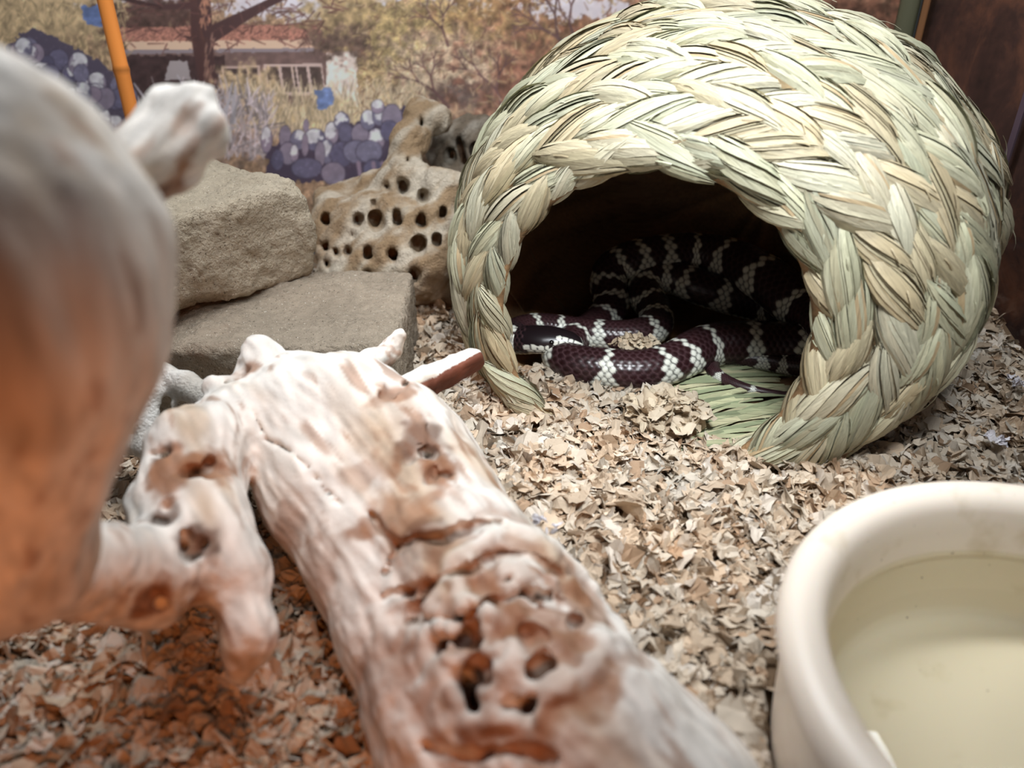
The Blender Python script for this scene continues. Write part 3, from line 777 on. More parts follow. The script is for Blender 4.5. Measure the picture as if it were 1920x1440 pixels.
cph_, sph_ = np.cos(ph)[None], np.sin(ph)[None]
rr = rad[:, None] + bulge
fl = np.where(cph_ < -.55, .94, 1.0)
V = ctr[:, None] + Sd[:, None] * (rr * hw[:, None] * sph_)[..., None] + Up[:, None] * (rr * hh[:, None] * cph_ * fl)[..., None]
V[0] = ctr[0] - Tn[0] * .16 + (V[0] - ctr[0]) * .45
I = np.arange(NR * NA).reshape(NR, NA); J = np.roll(I, -1, 1)
Fq = np.stack([I[:-1], I[1:], J[1:], J[:-1]], -1).reshape(-1, 4)
Vall = np.concatenate([V.reshape(-1, 3), [ctr[0] - Tn[0] * .26, ctr[-1]]]); e0, e1 = NR * NA, NR * NA + 1
half = np.arange(0, NA - 1, 2)
c0 = np.stack([I[0][half], I[0][(half + 1) % NA], I[0][(half + 2) % NA], np.full(len(half), e0)], 1)
c1 = np.stack([np.full(len(half), e1), I[-1][(half + 2) % NA], I[-1][(half + 1) % NA], I[-1][half]], 1)
snake = empty('king_snake', ctr[700] * [1, 1, 0]); SO = ctr[700] * [1, 1, 0]
tag(snake, 'coiled black and white banded snake lying inside the grass hide', 'snake')
call = np.concatenate([colr.reshape(-1, 3), [rgb(225, 225, 215), rgb(20, 16, 18)]])
body = obj('body', mesh_np('snake_body', Vall - SO, np.concatenate([Fq, c0, c1]), call), M_snake, snake)
M_eye = plain('snake_eye', rgb(12, 10, 10), .08, .8)
ke = int(np.argmin(np.abs(sv - 1.68)))
for sg in (-1, 1):
    a = 1.18 * sg
    p = ctr[ke] + Sd[ke] * rad[ke] * hw[ke] * math.sin(a) * .95 + Up[ke] * rad[ke] * hh[ke] * math.cos(a) * .95
    vs_, fs_ = [], []
    for i in range(9):
        for j in range(12):
            t_, f_ = math.pi * i / 8, 2 * math.pi * j / 12; vs_.append((.17 * math.sin(t_) * math.cos(f_), .17 * math.sin(t_) * math.sin(f_), .17 * math.cos(t_)))
    for i in range(8):
        for j in range(12): fs_.append((i * 12 + j, (i + 1) * 12 + j, (i + 1) * 12 + (j + 1) % 12, i * 12 + (j + 1) % 12))
    obj('eye', mesh_np('eye', vs_, fs_), M_eye, snake, p - SO)

# ------------------------------------------------------------------ stone pavers
def paver(name, corner_r, dir_face, length, depth, z0, z1, bite, label, tone, seed):
    """corner_r: front right bottom corner; dir_face: unit vector along the front face to the left"""
    a = np.array([dir_face[0], dir_face[1], 0.]); a /= np.linalg.norm(a); bk = np.array([a[1], -a[0], 0.])
    if bk[1] < 0: bk = -bk
    c = np.array([corner_r[0], corner_r[1], 0.]) + a * length / 2 + bk * depth / 2; c[2] = (z0 + z1) / 2
    hs = np.array([length / 2, depth / 2, (z1 - z0) / 2])
    f = Field(-hs - .6, hs + .6, .22); P = f.P
    w = P + np.stack([vnoise(P, .35, seed) - .5, vnoise(P, .35, seed + 5) - .5, vnoise(P, .35, seed + 9) - .5], -1) * .55
    q = np.abs(w) - (hs - .65); d = np.linalg.norm(np.maximum(q, 0), axis=-1) + np.minimum(q.max(-1), 0) - .65
    f.f = d.astype(np.float32)
    for (p, r) in bite: f.cut(np.linalg.norm((P - np.array(p, np.float32)) * [1, 1, 1.3], axis=-1) - r, .5)
    V, F = f.mesh(); V = relax(V, F, 1); Nn = vnormals(V, F)
    V = V + Nn * ((fbm(V, 1.4, 3, seed) - .5) * .36 + (vnoise(V, 4.0, seed) - .5) * .2)[:, None]
    n1 = fbm(V, .5, 4, seed + 3)[:, None]; n2 = vnoise(V, 5., seed)[:, None]
    C = tone[0] * (1 - n1) + tone[1] * n1; C = C * (.82 + .36 * n2)
    W = V[:, :1] * a + V[:, 1:2] * bk + V[:, 2:] * np.array([0, 0, 1.])
    if np.linalg.det(np.stack([a, bk, [0, 0, 1.]])) < 0: F = F[:, ::-1]
    base = np.array([c[0], c[1], z0])
    o = obj(name, mesh_np(name, W + [0, 0, (z1 - z0) / 2], F, C), M_stone, None, base)
    return tag(o, label, 'stone', 'stacked paver stones')
paver('paver_stone', (-6.5, 38.8), (-1, -.02), 22, 11.6, -.4, 5.0, [((-11, -5.6, 3), 1.2)], 'flat grey tan paver stone lying on the bedding under another stone',
      (rgb(140, 128, 112), rgb(172, 158, 140)), 3.)
paver('paver_stone', (-13.0, 49.4), (-.63, -.777), 17, 11.0, 5.3, 11.4, [((0.5, -6.5, -3.6), 2.4), ((-8.4, -5, 3), .9)], 'rough tan paver stone stacked on top of the flat one',
      (rgb(158, 146, 126), rgb(186, 174, 154)), 17.)

# ------------------------------------------------------------------ cactus skeletons behind the stones
def finish_wood(V, F, seed, cols, ridge=(0.12, 3.0), grain_dir=(0, 0, 1), lump=.25):
    V = relax(V, F, 1); Nn = vnormals(V, F); g = np.array(grain_dir, float); g /= np.linalg.norm(g)
    al = (V @ g)[:, None] * g; q = (V - al) * 1.0 + al * .18
    r1 = fbm(q, ridge[1], 3, seed) - .5
    V = V + Nn * (r1 * ridge[0] * 2 + (fbm(V, .7, 3, seed + 4) - .5) * lump)[:, None]
    n = fbm(q, .9, 4, seed + 8)[:, None]; n = sstep(.32, .68, n); n2 = vnoise(q, 6, seed)[:, None]
    return V, (cols[0] * (1 - n) + cols[1] * n) * (.85 + .3 * n2)

def cholla(name, T0, outline_pts, holes, label, cols, thick, seed, extra=()):
    pts = [at_t(*p[:3]) for p in outline_pts]
    lo = np.min(pts, 0) - 3.2; hi = np.max(pts, 0) + 3.2; lo[2] = max(lo[2], -.3)
    f = Field(lo, hi, .11)
    for (i, j, r0, r1, k) in extra: f.add(f.capsule_d(pts[i], pts[j], r0, r1), k)
    for (px, py, rx, dpt) in holes:
        h = f.hit(px, py)
        if h is None: continue
        r = ray(px, py); r = r / np.linalg.norm(r); R_ = rx * T0 / FPX
        f.cut(f.capsule_d(h - r * .5, h + r * dpt, R_, R_ * .75, (1, 1, .72)), .3)
    V, F = f.mesh(); V, C = finish_wood(V, F, seed, cols, (.13, 2.8), (.55, 0, .8), .8)
    base = V.mean(0) * [1, 1, 0] + [0, 0, max(0, V[:, 2].min())]
    o = obj(name, mesh_np(name, V - base, F, C), M_bone, None, base); return tag(o, label, 'cactus wood', 'cactus skeletons')

op = [(640, 430, 62), (700, 430, 61), (760, 430, 60), (820, 430, 59), (660, 520, 60), (740, 510, 59), (810, 500, 58.5), (830, 535, 60), (690, 360, 63), (760, 340, 61),
      (770, 264, 61.5), (792, 216, 62), (835, 360, 59), (870, 350, 58.5), (620, 380, 62.5), (818, 222, 62), (845, 420, 60.5), (850, 545, 60.5)]
r1 = 62 / 24.
ex = [(0, 1, 2.4, 2.4, 1.2), (1, 2, 2.4, 2.5, 1.2), (2, 3, 2.4, 2.2, 1.2), (4, 5, 2.2, 2.4, 1.2), (5, 6, 2.4, 2.4, 1.2), (6, 7, 2.3, 1.6, 1.2), (0, 4, 2.2, 2.2, 1.2), (1, 5, 2.3, 2.3, 1.2),
      (2, 6, 2.4, 2.4, 1.2), (3, 16, 2.2, 2.0, 1.2), (8, 9, 1.3, 1.6, 1.0), (9, 10, 1.9, 1.25, .7), (10, 10, 1.65, 1.65, .4), (10, 11, 1.1, 1.3, .4), (11, 15, 1.5, 1.3, .5), (9, 12, 1.7, 1.3, .9), (12, 13, 1.1, .9, .6),
      (14, 8, 1.3, 1.3, 1.), (16, 17, 1.9, 1.6, 1.), (12, 16, 1.6, 1.9, 1.)]
hl_ = [(612, 412, 10, 2.5), (610, 462, 9, 2), (670, 412, 11, 2.2), (704, 412, 14, 2.4), (745, 408, 14, 2.4), (790, 412, 11, 2.4), (755, 350, 13, 2.2), (792, 368, 9, 2), (652, 470, 8, 2), (690, 476, 13, 2.4), (736, 477, 13, 2.4),
       (785, 460, 14, 2.4), (775, 515, 12, 2.4), (630, 472, 7, 2), (614, 495, 8, 2), (820, 450, 9, 2), (690, 515, 8, 1.5), (850, 500, 9, 2), (725, 350, 6, 1), (800, 300, 10, 1.5), (790, 230, 9, 1), (700, 380, 5, 1), (660, 440, 5, 1), (830, 400, 10, 2), (765, 300, 5, .8)]
cholla('cactus_skeleton', 60, op, hl_, 'pale bleached cactus skeleton with rows of round holes beside the stones', (rgb(150, 126, 98), rgb(190, 178, 160)), 1.6, 21., ex)
op2 = [(830, 250, 66), (845, 330, 65.5), (880, 240, 66), (905, 300, 65), (870, 390, 65), (815, 290, 66.5), (910, 235, 65.5)]
ex2 = [(0, 1, 1.0, 1.2, .6), (2, 3, 1.1, 1.1, .6), (0, 2, .9, 1.0, .6), (1, 4, 1.2, 1.5, .6), (3, 4, 1.1, 1.3, .6), (5, 1, .7, .9, .5), (2, 6, .9, .8, .4)]
cholla('cactus_skeleton', 65, op2, [(845, 290, 12, 2), (893, 285, 14, 2), (862, 270, 8, 2), (838, 330, 9, 2)], 'darker grey cactus skeleton tip standing behind the pale one', (rgb(110, 98, 84), rgb(150, 142, 130)), 1.2, 33., ex2)

# ------------------------------------------------------------------ bleached forked wood between driftwood and stones
f = Field((-21.5, 30, -.3), (-11.5, 41, 6.5), .1)
A = lambda x, y, t: at_t(x, y, t)
R_ = lambda px, t: px * t / FPX
T_ = 39.
f.tube([(A(300, 700, T_), R_(20, T_)), (A(285, 735, T_ - .5), R_(26, T_)), (A(280, 790, T_ - 1), R_(24, T_)), (A(285, 840, T_ - 1.5), R_(24, T_))], .35)
f.tube([(A(303, 698, T_), R_(20, T_)), (A(345, 722, T_ - .3), R_(24, T_)), (A(400, 750, T_ - .8), R_(26, T_))], .35)
f.tube([(A(330, 725, T_), R_(13, T_)), (A(318, 760, T_ - .6), R_(10, T_)), (A(305, 800, T_ - 1.), R_(11, T_))], .3)
f.tube([(A(285, 720, T_), R_(24, T_)), (A(225, 760, T_), R_(22, T_)), (A(190, 830, T_), R_(24, T_))], .35)
f.tube([(A(190, 830, T_), R_(22, T_)), (A(285, 840, T_ - 1.5), R_(20, T_))], .35)
for (px, py, r_) in ((250, 785, 10), (262, 742, 6), (240, 800, 9), (312, 750, 9), (310, 766, 11), (307, 782, 10)):
    h = f.hit(px, py)
    if h is not None: f.cut(f.capsule_d(h, h + ray(px, py) * 3, R_(r_, T_), R_(r_, T_)), .1)
V, F = f.mesh(); V, C = finish_wood(V, F, 51., (rgb(208, 202, 192), rgb(236, 233, 226)), (.06, 2.2), (0, 0, 1))
base = V.mean(0) * [1, 1, 0] + [0, 0, max(0, V[:, 2].min())]
tag(obj('bleached_branch', mesh_np('bleached_branch', V - base, F, C), M_bone, None, base), 'small chalk white forked wood piece between driftwood and lower stone', 'wood')

# ------------------------------------------------------------------ large driftwood in front
drift = empty('driftwood', (-6, 24, 0)); DO = np.array([-6, 24, 0.])
tag(drift, 'large knotty driftwood branch with a thick upright limb, nearest the viewer', 'driftwood')
PALE, MID, BRN, DARK = rgb(228, 222, 214), rgb(190, 170, 148), rgb(150, 106, 76), rgb(96, 64, 46)
def wood_colours(V, q, seed, patches):
    n = sstep(.26, .54, fbm(q, .55, 4, seed))[:, None]; C = PALE * n + MID * (1 - n)
    streak = sstep(.60, .74, fbm(q, 1.7, 3, seed + 4))[:, None]; C = C * (1 - .65 * streak) + BRN * .65 * streak
    nn = fbm(V, 1.1, 3, seed + 7)
    for (p, r, col, a) in patches:
        if p is None: continue
        d = np.linalg.norm(V - p, axis=1) / r + (nn - .5) * 2.2
        m = (a * (1 - sstep(.5, 1.15, d)))[:, None]; C = C * (1 - m) + col * m
    return C * (.72 + .5 * vnoise(q, 4.2, seed)[:, None])

# upright limb
f = Field((-22, 10, 0.5), (-5, 27, 27), .24)
tr_pts = [(-60, 330, 17, 220), (-40, 440, 17, 300), (-70, 600, 17.5, 310), (-100, 760, 18.5, 270), (-100, 900, 19.5, 235), (-60, 1010, 20.5, 190), (30, 1060, 21.5, 110)]
f.tube([(A(x, y, t), R_(r, t)) for x, y, t, r in tr_pts], 1.6)
V, F = f.mesh(); V = relax(V, F, 3); Nn = vnormals(V, F)
q = V * [1, 1, .22]
V = V + Nn * ((fbm(q, .55, 3, 2.) - .5) * .5 + (fbm(q, 2.2, 2, 5.) - .5) * .12)[:, None]
C = wood_colours(V, q, 12., [])
obj('upright_limb', mesh_np('upright_limb', V - DO, F, C), M_wood, drift)

# broken stub on the limb
f = Field((-19, 14, 11), (-4, 33, 24), .12)
f.tube([(A(180, 440, 22), R_(95, 22)), (A(285, 300, 24), R_(62, 24)), (A(335, 232, 25), R_(64, 25))], .6)
f.tube([(A(335, 240, 25), R_(58, 25)), (A(392, 258, 25), R_(38, 25))], .6)
f.tube([(A(330, 225, 25), R_(48, 25)), (A(372, 185, 25.3), R_(30, 25))], .5)
f.tube([(A(320, 300, 24.3), R_(52, 25)), (A(328, 375, 23.6), R_(32, 24))], .5)
nrm = np.array([.72, -.45, -.52]); nrm /= np.linalg.norm(nrm); pc = A(392, 300, 24.6)
f.cut(-((f.P - pc.astype(np.float32)) @ nrm.astype(np.float32)), .2)
V, F = f.mesh(); V = relax(V, F, 1); Nn = vnormals(V, F); ax_ = A(335, 232, 25) - A(180, 440, 22); ax_ /= np.linalg.norm(ax_)
al = (V @ ax_)[:, None] * ax_; q = (V - al) + al * .2
V = V + Nn * ((fbm(q, 1.3, 3, 3.) - .5) * .8)[:, None]
C = wood_colours(V, q, 31., [(A(345, 350, 24.2), 1.0, BRN, .9), (A(325, 395, 23.6), .9, DARK, .8)])
obj('broken_stub', mesh_np('broken_stub', V - DO, F, C), M_wood, drift)

# lying log with knots and hollows
f = Field((-17, 9.5, -.6), (9.5, 42, 12.5), .135)
log = [((560, 760, 38, 95), (640, 800, 37, 135), (740, 850, 35.5, 130), (800, 950, 33.5, 130), (850, 1080, 31, 165), (930, 1190, 29, 190), (980, 1320, 27, 220), (1080, 1440, 25.5, 235), (1200, 1560, 24.5, 250)),
       ((440, 800, 36, 75), (560, 800, 37, 120), (620, 930, 34, 115), (700, 1040, 32, 120), (760, 1180, 29.5, 120), (830, 1330, 27, 135), (880, 1450, 25.5, 150)),
       ((440, 790, 35.5, 60), (370, 850, 33, 85), (350, 950, 31, 95), (390, 1040, 29, 85)),
       ((370, 990, 30, 90), (280, 1080, 27, 85), (180, 1080, 25, 80), (100, 1070, 23, 80)),
       ((380, 1040, 29, 80), (440, 1080, 28.5, 50), (465, 1200, 27.5, 45), (450, 1255, 27, 28)),
       ((480, 740, 37.5, 60), (486, 668, 38, 30), (480, 652, 38, 16))]
for br in log: f.tube([(A(x, y, t), R_(r, t)) for x, y, t, r in br], .9)
f.tube([(A(450, 745, 36.5), R_(40, 37)), (A(398, 722, 36.5), R_(22, 37))], .4)
def dent(px, py, rx, depth=.6, sq=(1, 1, 1), k=.25):
    h = f.hit(px, py)
    if h is None: return None
    t = (h - [0, 0, 25]) @ np.array([0, C30, -S30]); r = ray(px, py); r /= np.linalg.norm(r)
    for q_ in range(7):
        o_ = rng.normal(0, .5, 3) * R_(rx, t); e_ = o_ + rng.normal(0, .5, 3) * R_(rx, t); s_ = rng.uniform(.22, .5)
        f.cut(f.capsule_d(h - r * .15 + o_, h + r * depth * rng.uniform(.3, 1.) + e_, R_(rx * s_, t), R_(rx * s_ * .7, t), sq), k)
    return h
def crack(pts, w=5, depth=.35):
    fine = []
    for (x0, y0), (x1, y1) in zip(pts[:-1], pts[1:]):
        m_ = max(1, int(math.hypot(x1 - x0, y1 - y0) / 9)); fine += [(x0 + (x1 - x0) * k / m_ + rng.normal(0, 1.5), y0 + (y1 - y0) * k / m_ + rng.normal(0, 1.5)) for k in range(m_)]
    fine = [p_ for p_ in fine + [pts[-1]]]; hits = [f.hit(*p_) for p_ in fine]
    for (p0, a), (p1, b) in zip(list(zip(fine, hits))[:-1], list(zip(fine, hits))[1:]):
        (x0, y0), (x1, y1) = p0, p1
        if a is not None and b is not None and np.linalg.norm(a - b) > 2.0: continue
        if a is None or b is None: continue
        rr = R_(w, 32); f.cut(f.capsule_d(a, b, rr, rr), .12)
        r = ray(x1, y1); r /= np.linalg.norm(r); f.cut(f.capsule_d(a + r * depth, b + r * depth, rr, rr), .12)
pat = []
for (px, py, rx, dp, sq, col, a, pr) in (
        (735, 730, 30, .5, (1, 1, 1.5), BRN, .8, 1.0), (800, 828, 40, .8, (1, 1, 1.7), DARK, .8, 1.1), (822, 884, 26, .5, (1, 1, 1), BRN, .9, .9), (890, 1285, 78, 2.6, (1, 1, 1), DARK, .95, 1.3),
        (955, 1320, 40, 1.6, (1, 1, 1), DARK, .9, .9), (1000, 1190, 16, .5, (1, 1, 1), BRN, .9, .5), (1010, 1250, 22, .8, (1, 1, 1), DARK, .9, .55), (1085, 1165, 14, .6, (1, 1, 1), DARK, .8, .4),
        (330, 880, 30, .7, (1, 1, 1), BRN, .9, 1.3), (400, 880, 32, .5, (1, 1, 1), BRN, .9, 1.2), (365, 1015, 30, .8, (1, 1, 1), DARK, .8, .8), (310, 960, 22, .6, (1, 1, 1), DARK, .7, .6), (290, 1130, 22, .5, (1, 1, 1), BRN, .9, .7),
        (300, 850, 14, .5, (1, 1, 1), DARK, .8, .4), (840, 1210, 60, .4, (1, 1, 1.3), BRN, .7, 1.6), (1000, 1110, 60, .25, (1, 1, 2), BRN, .8, 1.5), (780, 1130, 30, .3, (1, 1, 1.5), BRN, .7, 1.0), (455, 690, 18, .3, (1, 1, 1), BRN, .8, .8)):
    h = dent(px, py, rx, dp, sq); pat.append((h, pr, col, a))
for (px, py, r_, col, a) in ((740, 960, 1.6, BRN, .7), (690, 900, 1.2, BRN, .5), (550, 990, 1.3, BRN, .55), (600, 1060, 1.6, BRN, .5), (800, 1008, .8, DARK, .6), (1100, 1230, 1.4, BRN, .8), (960, 1400, 1.5, BRN, .6), (720, 1250, 1.6, BRN, .5), (1060, 1330, 1.2, BRN, .6), (930, 1060, 1.2, BRN, .6), (1090, 1110, .9, BRN, .8)):
    pat.append((f.hit(px, py), r_, col, a))
crack([(470, 770), (500, 820), (560, 860), (610, 920), (640, 945)], 3.5)
crack([(690, 960), (720, 1000), (748, 1025), (790, 1005), (840, 1005), (870, 985), (950, 985)], 8, .4)
crack([(748, 1025), (730, 1060), (720, 1080)], 5)
crack([(720, 1120), (800, 1100), (870, 1070), (940, 1035), (1000, 1045), (1060, 1080)], 6, .2)
crack([(770, 1170), (860, 1160), (920, 1130), (990, 1110), (1060, 1130)], 6, .2)
crack([(800, 1400), (880, 1420), (960, 1410), (1040, 1420)], 6, .2)
V, F = f.mesh(); V = relax(V, F, 1); Nn = vnormals(V, F); ax_ = A(950, 1250, 28) - A(640, 830, 36); ax_ /= np.linalg.norm(ax_)
al = (V @ ax_)[:, None] * ax_; q = (V - al) + al * .25
knot = np.exp(-((V - A(960, 1200, 27)) ** 2).sum(1) / 4.2 ** 2)
V = V + Nn * ((fbm(q, .8, 3, 3.) - .5) * .5 + (fbm(V, 1.3, 3, 6.) - .5) * 1.0 * knot + (fbm(q, 3.2, 2, 5.) - .5) * .14)[:, None]
kd = np.linalg.norm((V - A(985, 1200, 27)) * [1, .8, 1.], axis=1); kd2 = np.linalg.norm(V - A(820, 860, 34.5), axis=1)
ringv = np.sin(kd * 4.6 + 9 * fbm(V, .55, 3, 17.)); kw = np.exp(-(kd / 4.6) ** 4); kw2 = np.exp(-(kd2 / 2.3) ** 2); ring2 = np.sin(kd2 * 5 + 7 * fbm(V, .6, 3, 27.))
V = V + Nn * (.20 * ringv * kw + .14 * ring2 * kw2)[:, None]
C = wood_colours(V, q, 61., pat)
gm = (np.clip((1 - sstep(-.7, .1, ringv)) * kw * .8 + (1 - sstep(-.7, .2, ring2)) * kw2 * .45, 0, .85))[:, None]; C = C * (1 - gm) + BRN * gm
pm = (sstep(.25, .8, ringv) * kw * .75)[:, None]; C = C * (1 - pm) + rgb(226, 218, 208) * pm
obj('lying_log', mesh_np('lying_log', V - DO, F, C), M_wood, drift)

# two twig stumps at the far edge of the log
f = Field((-10.5, 33, 1.5), (0.5, 45, 8), .09)
f.tube([(A(640, 730, 40), R_(40, 40)), (A(700, 676, 41), R_(22, 41)), (A(735, 652, 41.5), R_(18, 41)), (A(748, 630, 41.5), R_(13, 41))], .3)
f.tube([(A(735, 660, 41.5), R_(14, 41)), (A(715, 680, 41.5), R_(20, 41))], .3)
V, F = f.mesh(); V = relax(V, F, 1); Nn = vnormals(V, F); V = V + Nn * ((fbm(V, 1.8, 3, 3.) - .5) * .35)[:, None]
C = wood_colours(V, V, 71., [(A(720, 690, 41), .7, BRN, .7)])
obj('twig_stump', mesh_np('twig_stump', V - DO, F, C), M_wood, drift)
f = Field((-7.5, 32, 1.0), (1.5, 44, 8), .09)
f.tube([(A(740, 760, 38), R_(50, 38)), (A(800, 716, 39), R_(30, 39)), (A(885, 682, 40), R_(29, 40))], .3, (1, 1.0, 1.0))
nrm = np.array([.62, -.66, -.42]); nrm /= np.linalg.norm(nrm); pc = A(852, 702, 38.9)
f.cut(-((f.P - pc.astype(np.float32)) @ nrm.astype(np.float32)), .15)
n2 = np.array([.93, .2, .3]); n2 /= np.linalg.norm(n2); f.cut(-((f.P - A(905, 668, 40).astype(np.float32)) @ n2.astype(np.float32)), .1)
V, F = f.mesh(); V = relax(V, F, 1); Nn = vnormals(V, F); V = V + Nn * ((fbm(V, 1.6, 3, 13.) - .5) * .25)[:, None]
face = ((V - pc) @ nrm) > -.28
C = wood_colours(V, V, 81., []); C[face] = rgb(112, 66, 50) * (.6 + .8 * fbm(V[face], 1.2, 3, 4.)[:, None])
obj('twig_stump', mesh_np('twig_stump', V - DO, F, C), M_wood, drift)

# ------------------------------------------------------------------ water bowl
def lathe(name, prof, n, mat, parent=None, loc=(0, 0, 0), closed=True):
    V = []; F = []
    for k in range(n):
        a = 2 * math.pi * k / n
        for r, z in prof: V.append((r * math.cos(a), r * math.sin(a), z))
    m_ = len(prof)
    for k in range(n):
        for i in range(m_ - 1):
            a = k * m_ + i; b = ((k + 1) % n) * m_ + i; F.append((a, b, b + 1, a + 1))
    return obj(name, mesh_np(name, V, F), mat, parent, loc)
RB = BOWL_R
prof = [(0.01, -.5), (9.0, -.5), (9.2, -.3), (9.28, 0.6), (9.38, 2.5), (9.45, 4.1), (9.5, 4.35), (9.62, 4.5), (9.8, 4.75), (9.9, 5.1), (9.88, 5.5), (9.72, 5.82), (9.45, 5.98), (9.1, 6.0), (8.75, 5.92), (8.45, 5.7), (8.25, 5.3), (8.15, 4.6), (8.05, 3.4), (7.88, 2.0), (7.72, 1.0), (7.55, .62), (7.25, .46), (6.9, .42), (0.01, .4)]
m, nt, b = material('cream_bowl_plastic')
tc = N(nt, 'ShaderNodeTexCoord'); t = N(nt, 'ShaderNodeTexNoise', Scale=55.0, Detail=5.0); nt.links.new(tc.outputs['Object'], t.inputs['Vector'])
r = N(nt, 'ShaderNodeMapRange'); r.inputs[1].default_value = .62; r.inputs[2].default_value = .78; nt.links.new(t.outputs[0], r.inputs[0])
mx = N(nt, 'ShaderNodeMix', _data_type='RGBA'); mx.inputs[6].default_value = (*rgb(246, 232, 216), 1); mx.inputs[7].default_value = (*rgb(226, 210, 186), 1)
nt.links.new(r.outputs[0], mx.inputs[0])
t2 = N(nt, 'ShaderNodeTexNoise', Scale=420.0, Detail=2.0); nt.links.new(tc.outputs['Object'], t2.inputs['Vector'])
r2 = N(nt, 'ShaderNodeMapRange'); r2.inputs[1].default_value = .74; r2.inputs[2].default_value = .78; nt.links.new(t2.outputs[0], r2.inputs[0])
mx2 = N(nt, 'ShaderNodeMix', _data_type='RGBA'); mx2.inputs[7].default_value = (*rgb(120, 104, 90), 1)
nt.links.new(r2.outputs[0], mx2.inputs[0]); nt.links.new(mx.outputs[2], mx2.inputs[6]); nt.links.new(mx2.outputs[2], b.inputs['Base Color'])
b.inputs['Roughness'].default_value = .38; b.inputs['Subsurface Weight'].default_value = .15; b.inputs['Subsurface Radius'].default_value = (.01, .006, .003); b.inputs['Subsurface Scale'].default_value = .5
bowl = lathe('water_bowl', prof, 128, m, None, (BOWL_C[0], BOWL_C[1], 0)); tag(bowl, 'round cream water bowl with a thick rolled rim on the bedding', 'bowl')
wz = 3.7
prof = [(0.01, .46), (6.9, .48), (7.2, .54), (7.5, .72), (7.66, 1.06), (7.82, 2.0), (7.97, 3.3), (8.0, wz - .04), (7.9, wz), (5, wz), (0.01, wz)]
water = lathe('drinking_water', prof, 96, M_water, None, (BOWL_C[0], BOWL_C[1], 0)); tag(water, 'clear slightly green water standing in the cream bowl', 'water')

# ------------------------------------------------------------------ bamboo stake against the back
sx, sy = -28.35, 60.0; V = []; F = []
zs = [0] + sorted([z for zn in (5.2, 11.0, 16.7, 22.2) for z in (zn - .35, zn, zn + .35)]) + [27]
for z in zs:
    nd = min(abs(z - q_) for q_ in (5.2, 11.0, 16.7, 22.2)); w = .56 + (.07 if nd < .01 else 0)
    for k in range(10):
        a = 2 * math.pi * k / 10; V.append((w * math.cos(a), w * .8 * math.sin(a), z))
for i in range(len(zs) - 1):
    for k in range(10): F.append((i * 10 + k, i * 10 + (k + 1) % 10, i * 10 + 10 + (k + 1) % 10, i * 10 + 10 + k))
Cc = np.array([rgb(236, 146, 70) * (.55 if any(abs(v[2] - (q_ + .0)) < .01 for q_ in (5.2, 11.0, 16.7, 22.2)) else 1) for v in V])
st = obj('bamboo_stake', mesh_np('bamboo_stake', V, F, Cc), attr_mat('amber_bamboo', .4, .4), None, (sx, sy, 0)); tag(st, 'thin orange bamboo stake standing upright before the backdrop', 'stake')

# ------------------------------------------------------------------ shredded bedding flakes on the floor
def flake(seed, nx=5, ny=4):
    r = np.random.default_rng(seed); F = []
    asp = r.uniform(.28, .95); i, j = np.meshgrid(np.arange(nx + 1), np.arange(ny + 1), indexing='ij')
    u, v = i / nx - .5, j / ny - .5
    x = u * (1 - .3 * (abs(v) * 2) ** 2) + r.normal(0, .05, u.shape); y = v * asp * (1 - .5 * (abs(u) * 2) ** 2) + r.normal(0, .045, u.shape) + r.normal(0, .3) * u * u
    z = r.normal(0, .035, u.shape) + r.normal(0, .5) * u * u
    for k in range(4):                                   # folds
        a = r.uniform(0, math.pi); z = z + r.normal(0, .42) * np.abs(x * math.cos(a) + y * math.sin(a) - r.normal(0, .18))
    z -= z.mean()
    for i in range(nx):
        for j in range(ny):
            a = i * (ny + 1) + j; F.append((a, a + ny + 1, a + ny + 2, a + 1))
    return np.stack([x, y, z], -1).reshape(-1, 3), np.array(F)
FV = [flake(500 + k) for k in range(40)]
FV_big = [flake(900 + k, 7, 5) for k in range(14)]
pal_f = np.array([rgb(202, 186, 166), rgb(196, 180, 160), rgb(206, 192, 174), rgb(194, 172, 148), rgb(200, 178, 154), rgb(184, 164, 142), rgb(212, 200, 186), rgb(196, 184, 168), rgb(172, 144, 118)])
def rand_rot(n, flat):
    a = rng.uniform(0, 2 * np.pi, n); tl = np.abs(rng.normal(0, flat, n)); b = rng.uniform(0, 2 * np.pi, n)
    ca, sa = np.cos(a), np.sin(a); z = np.zeros(n); o_ = np.ones(n)
    Rz = np.stack([np.stack([ca, -sa, z], -1), np.stack([sa, ca, z], -1), np.stack([z, z, o_], -1)], 1)
    kx, ky = np.cos(b), np.sin(b); c, s = np.cos(tl), np.sin(tl)
    Rk = np.stack([np.stack([c + kx * kx * (1 - c), kx * ky * (1 - c), ky * s], -1), np.stack([kx * ky * (1 - c), c + ky * ky * (1 - c), -kx * s], -1), np.stack([-ky * s, kx * s, c], -1)], 1)
    return np.einsum('nij,njk->nik', Rk, Rz)
def allowed(x, y):
    ok = np.hypot(x - BOWL_C[0], y - BOWL_C[1]) > 9.75
    ok &= ~inside_hide(x, y)
    ok &= ~((x < -6.9) & (x > -28.5) & (y > 39.2) & (y < 50))
    return ok
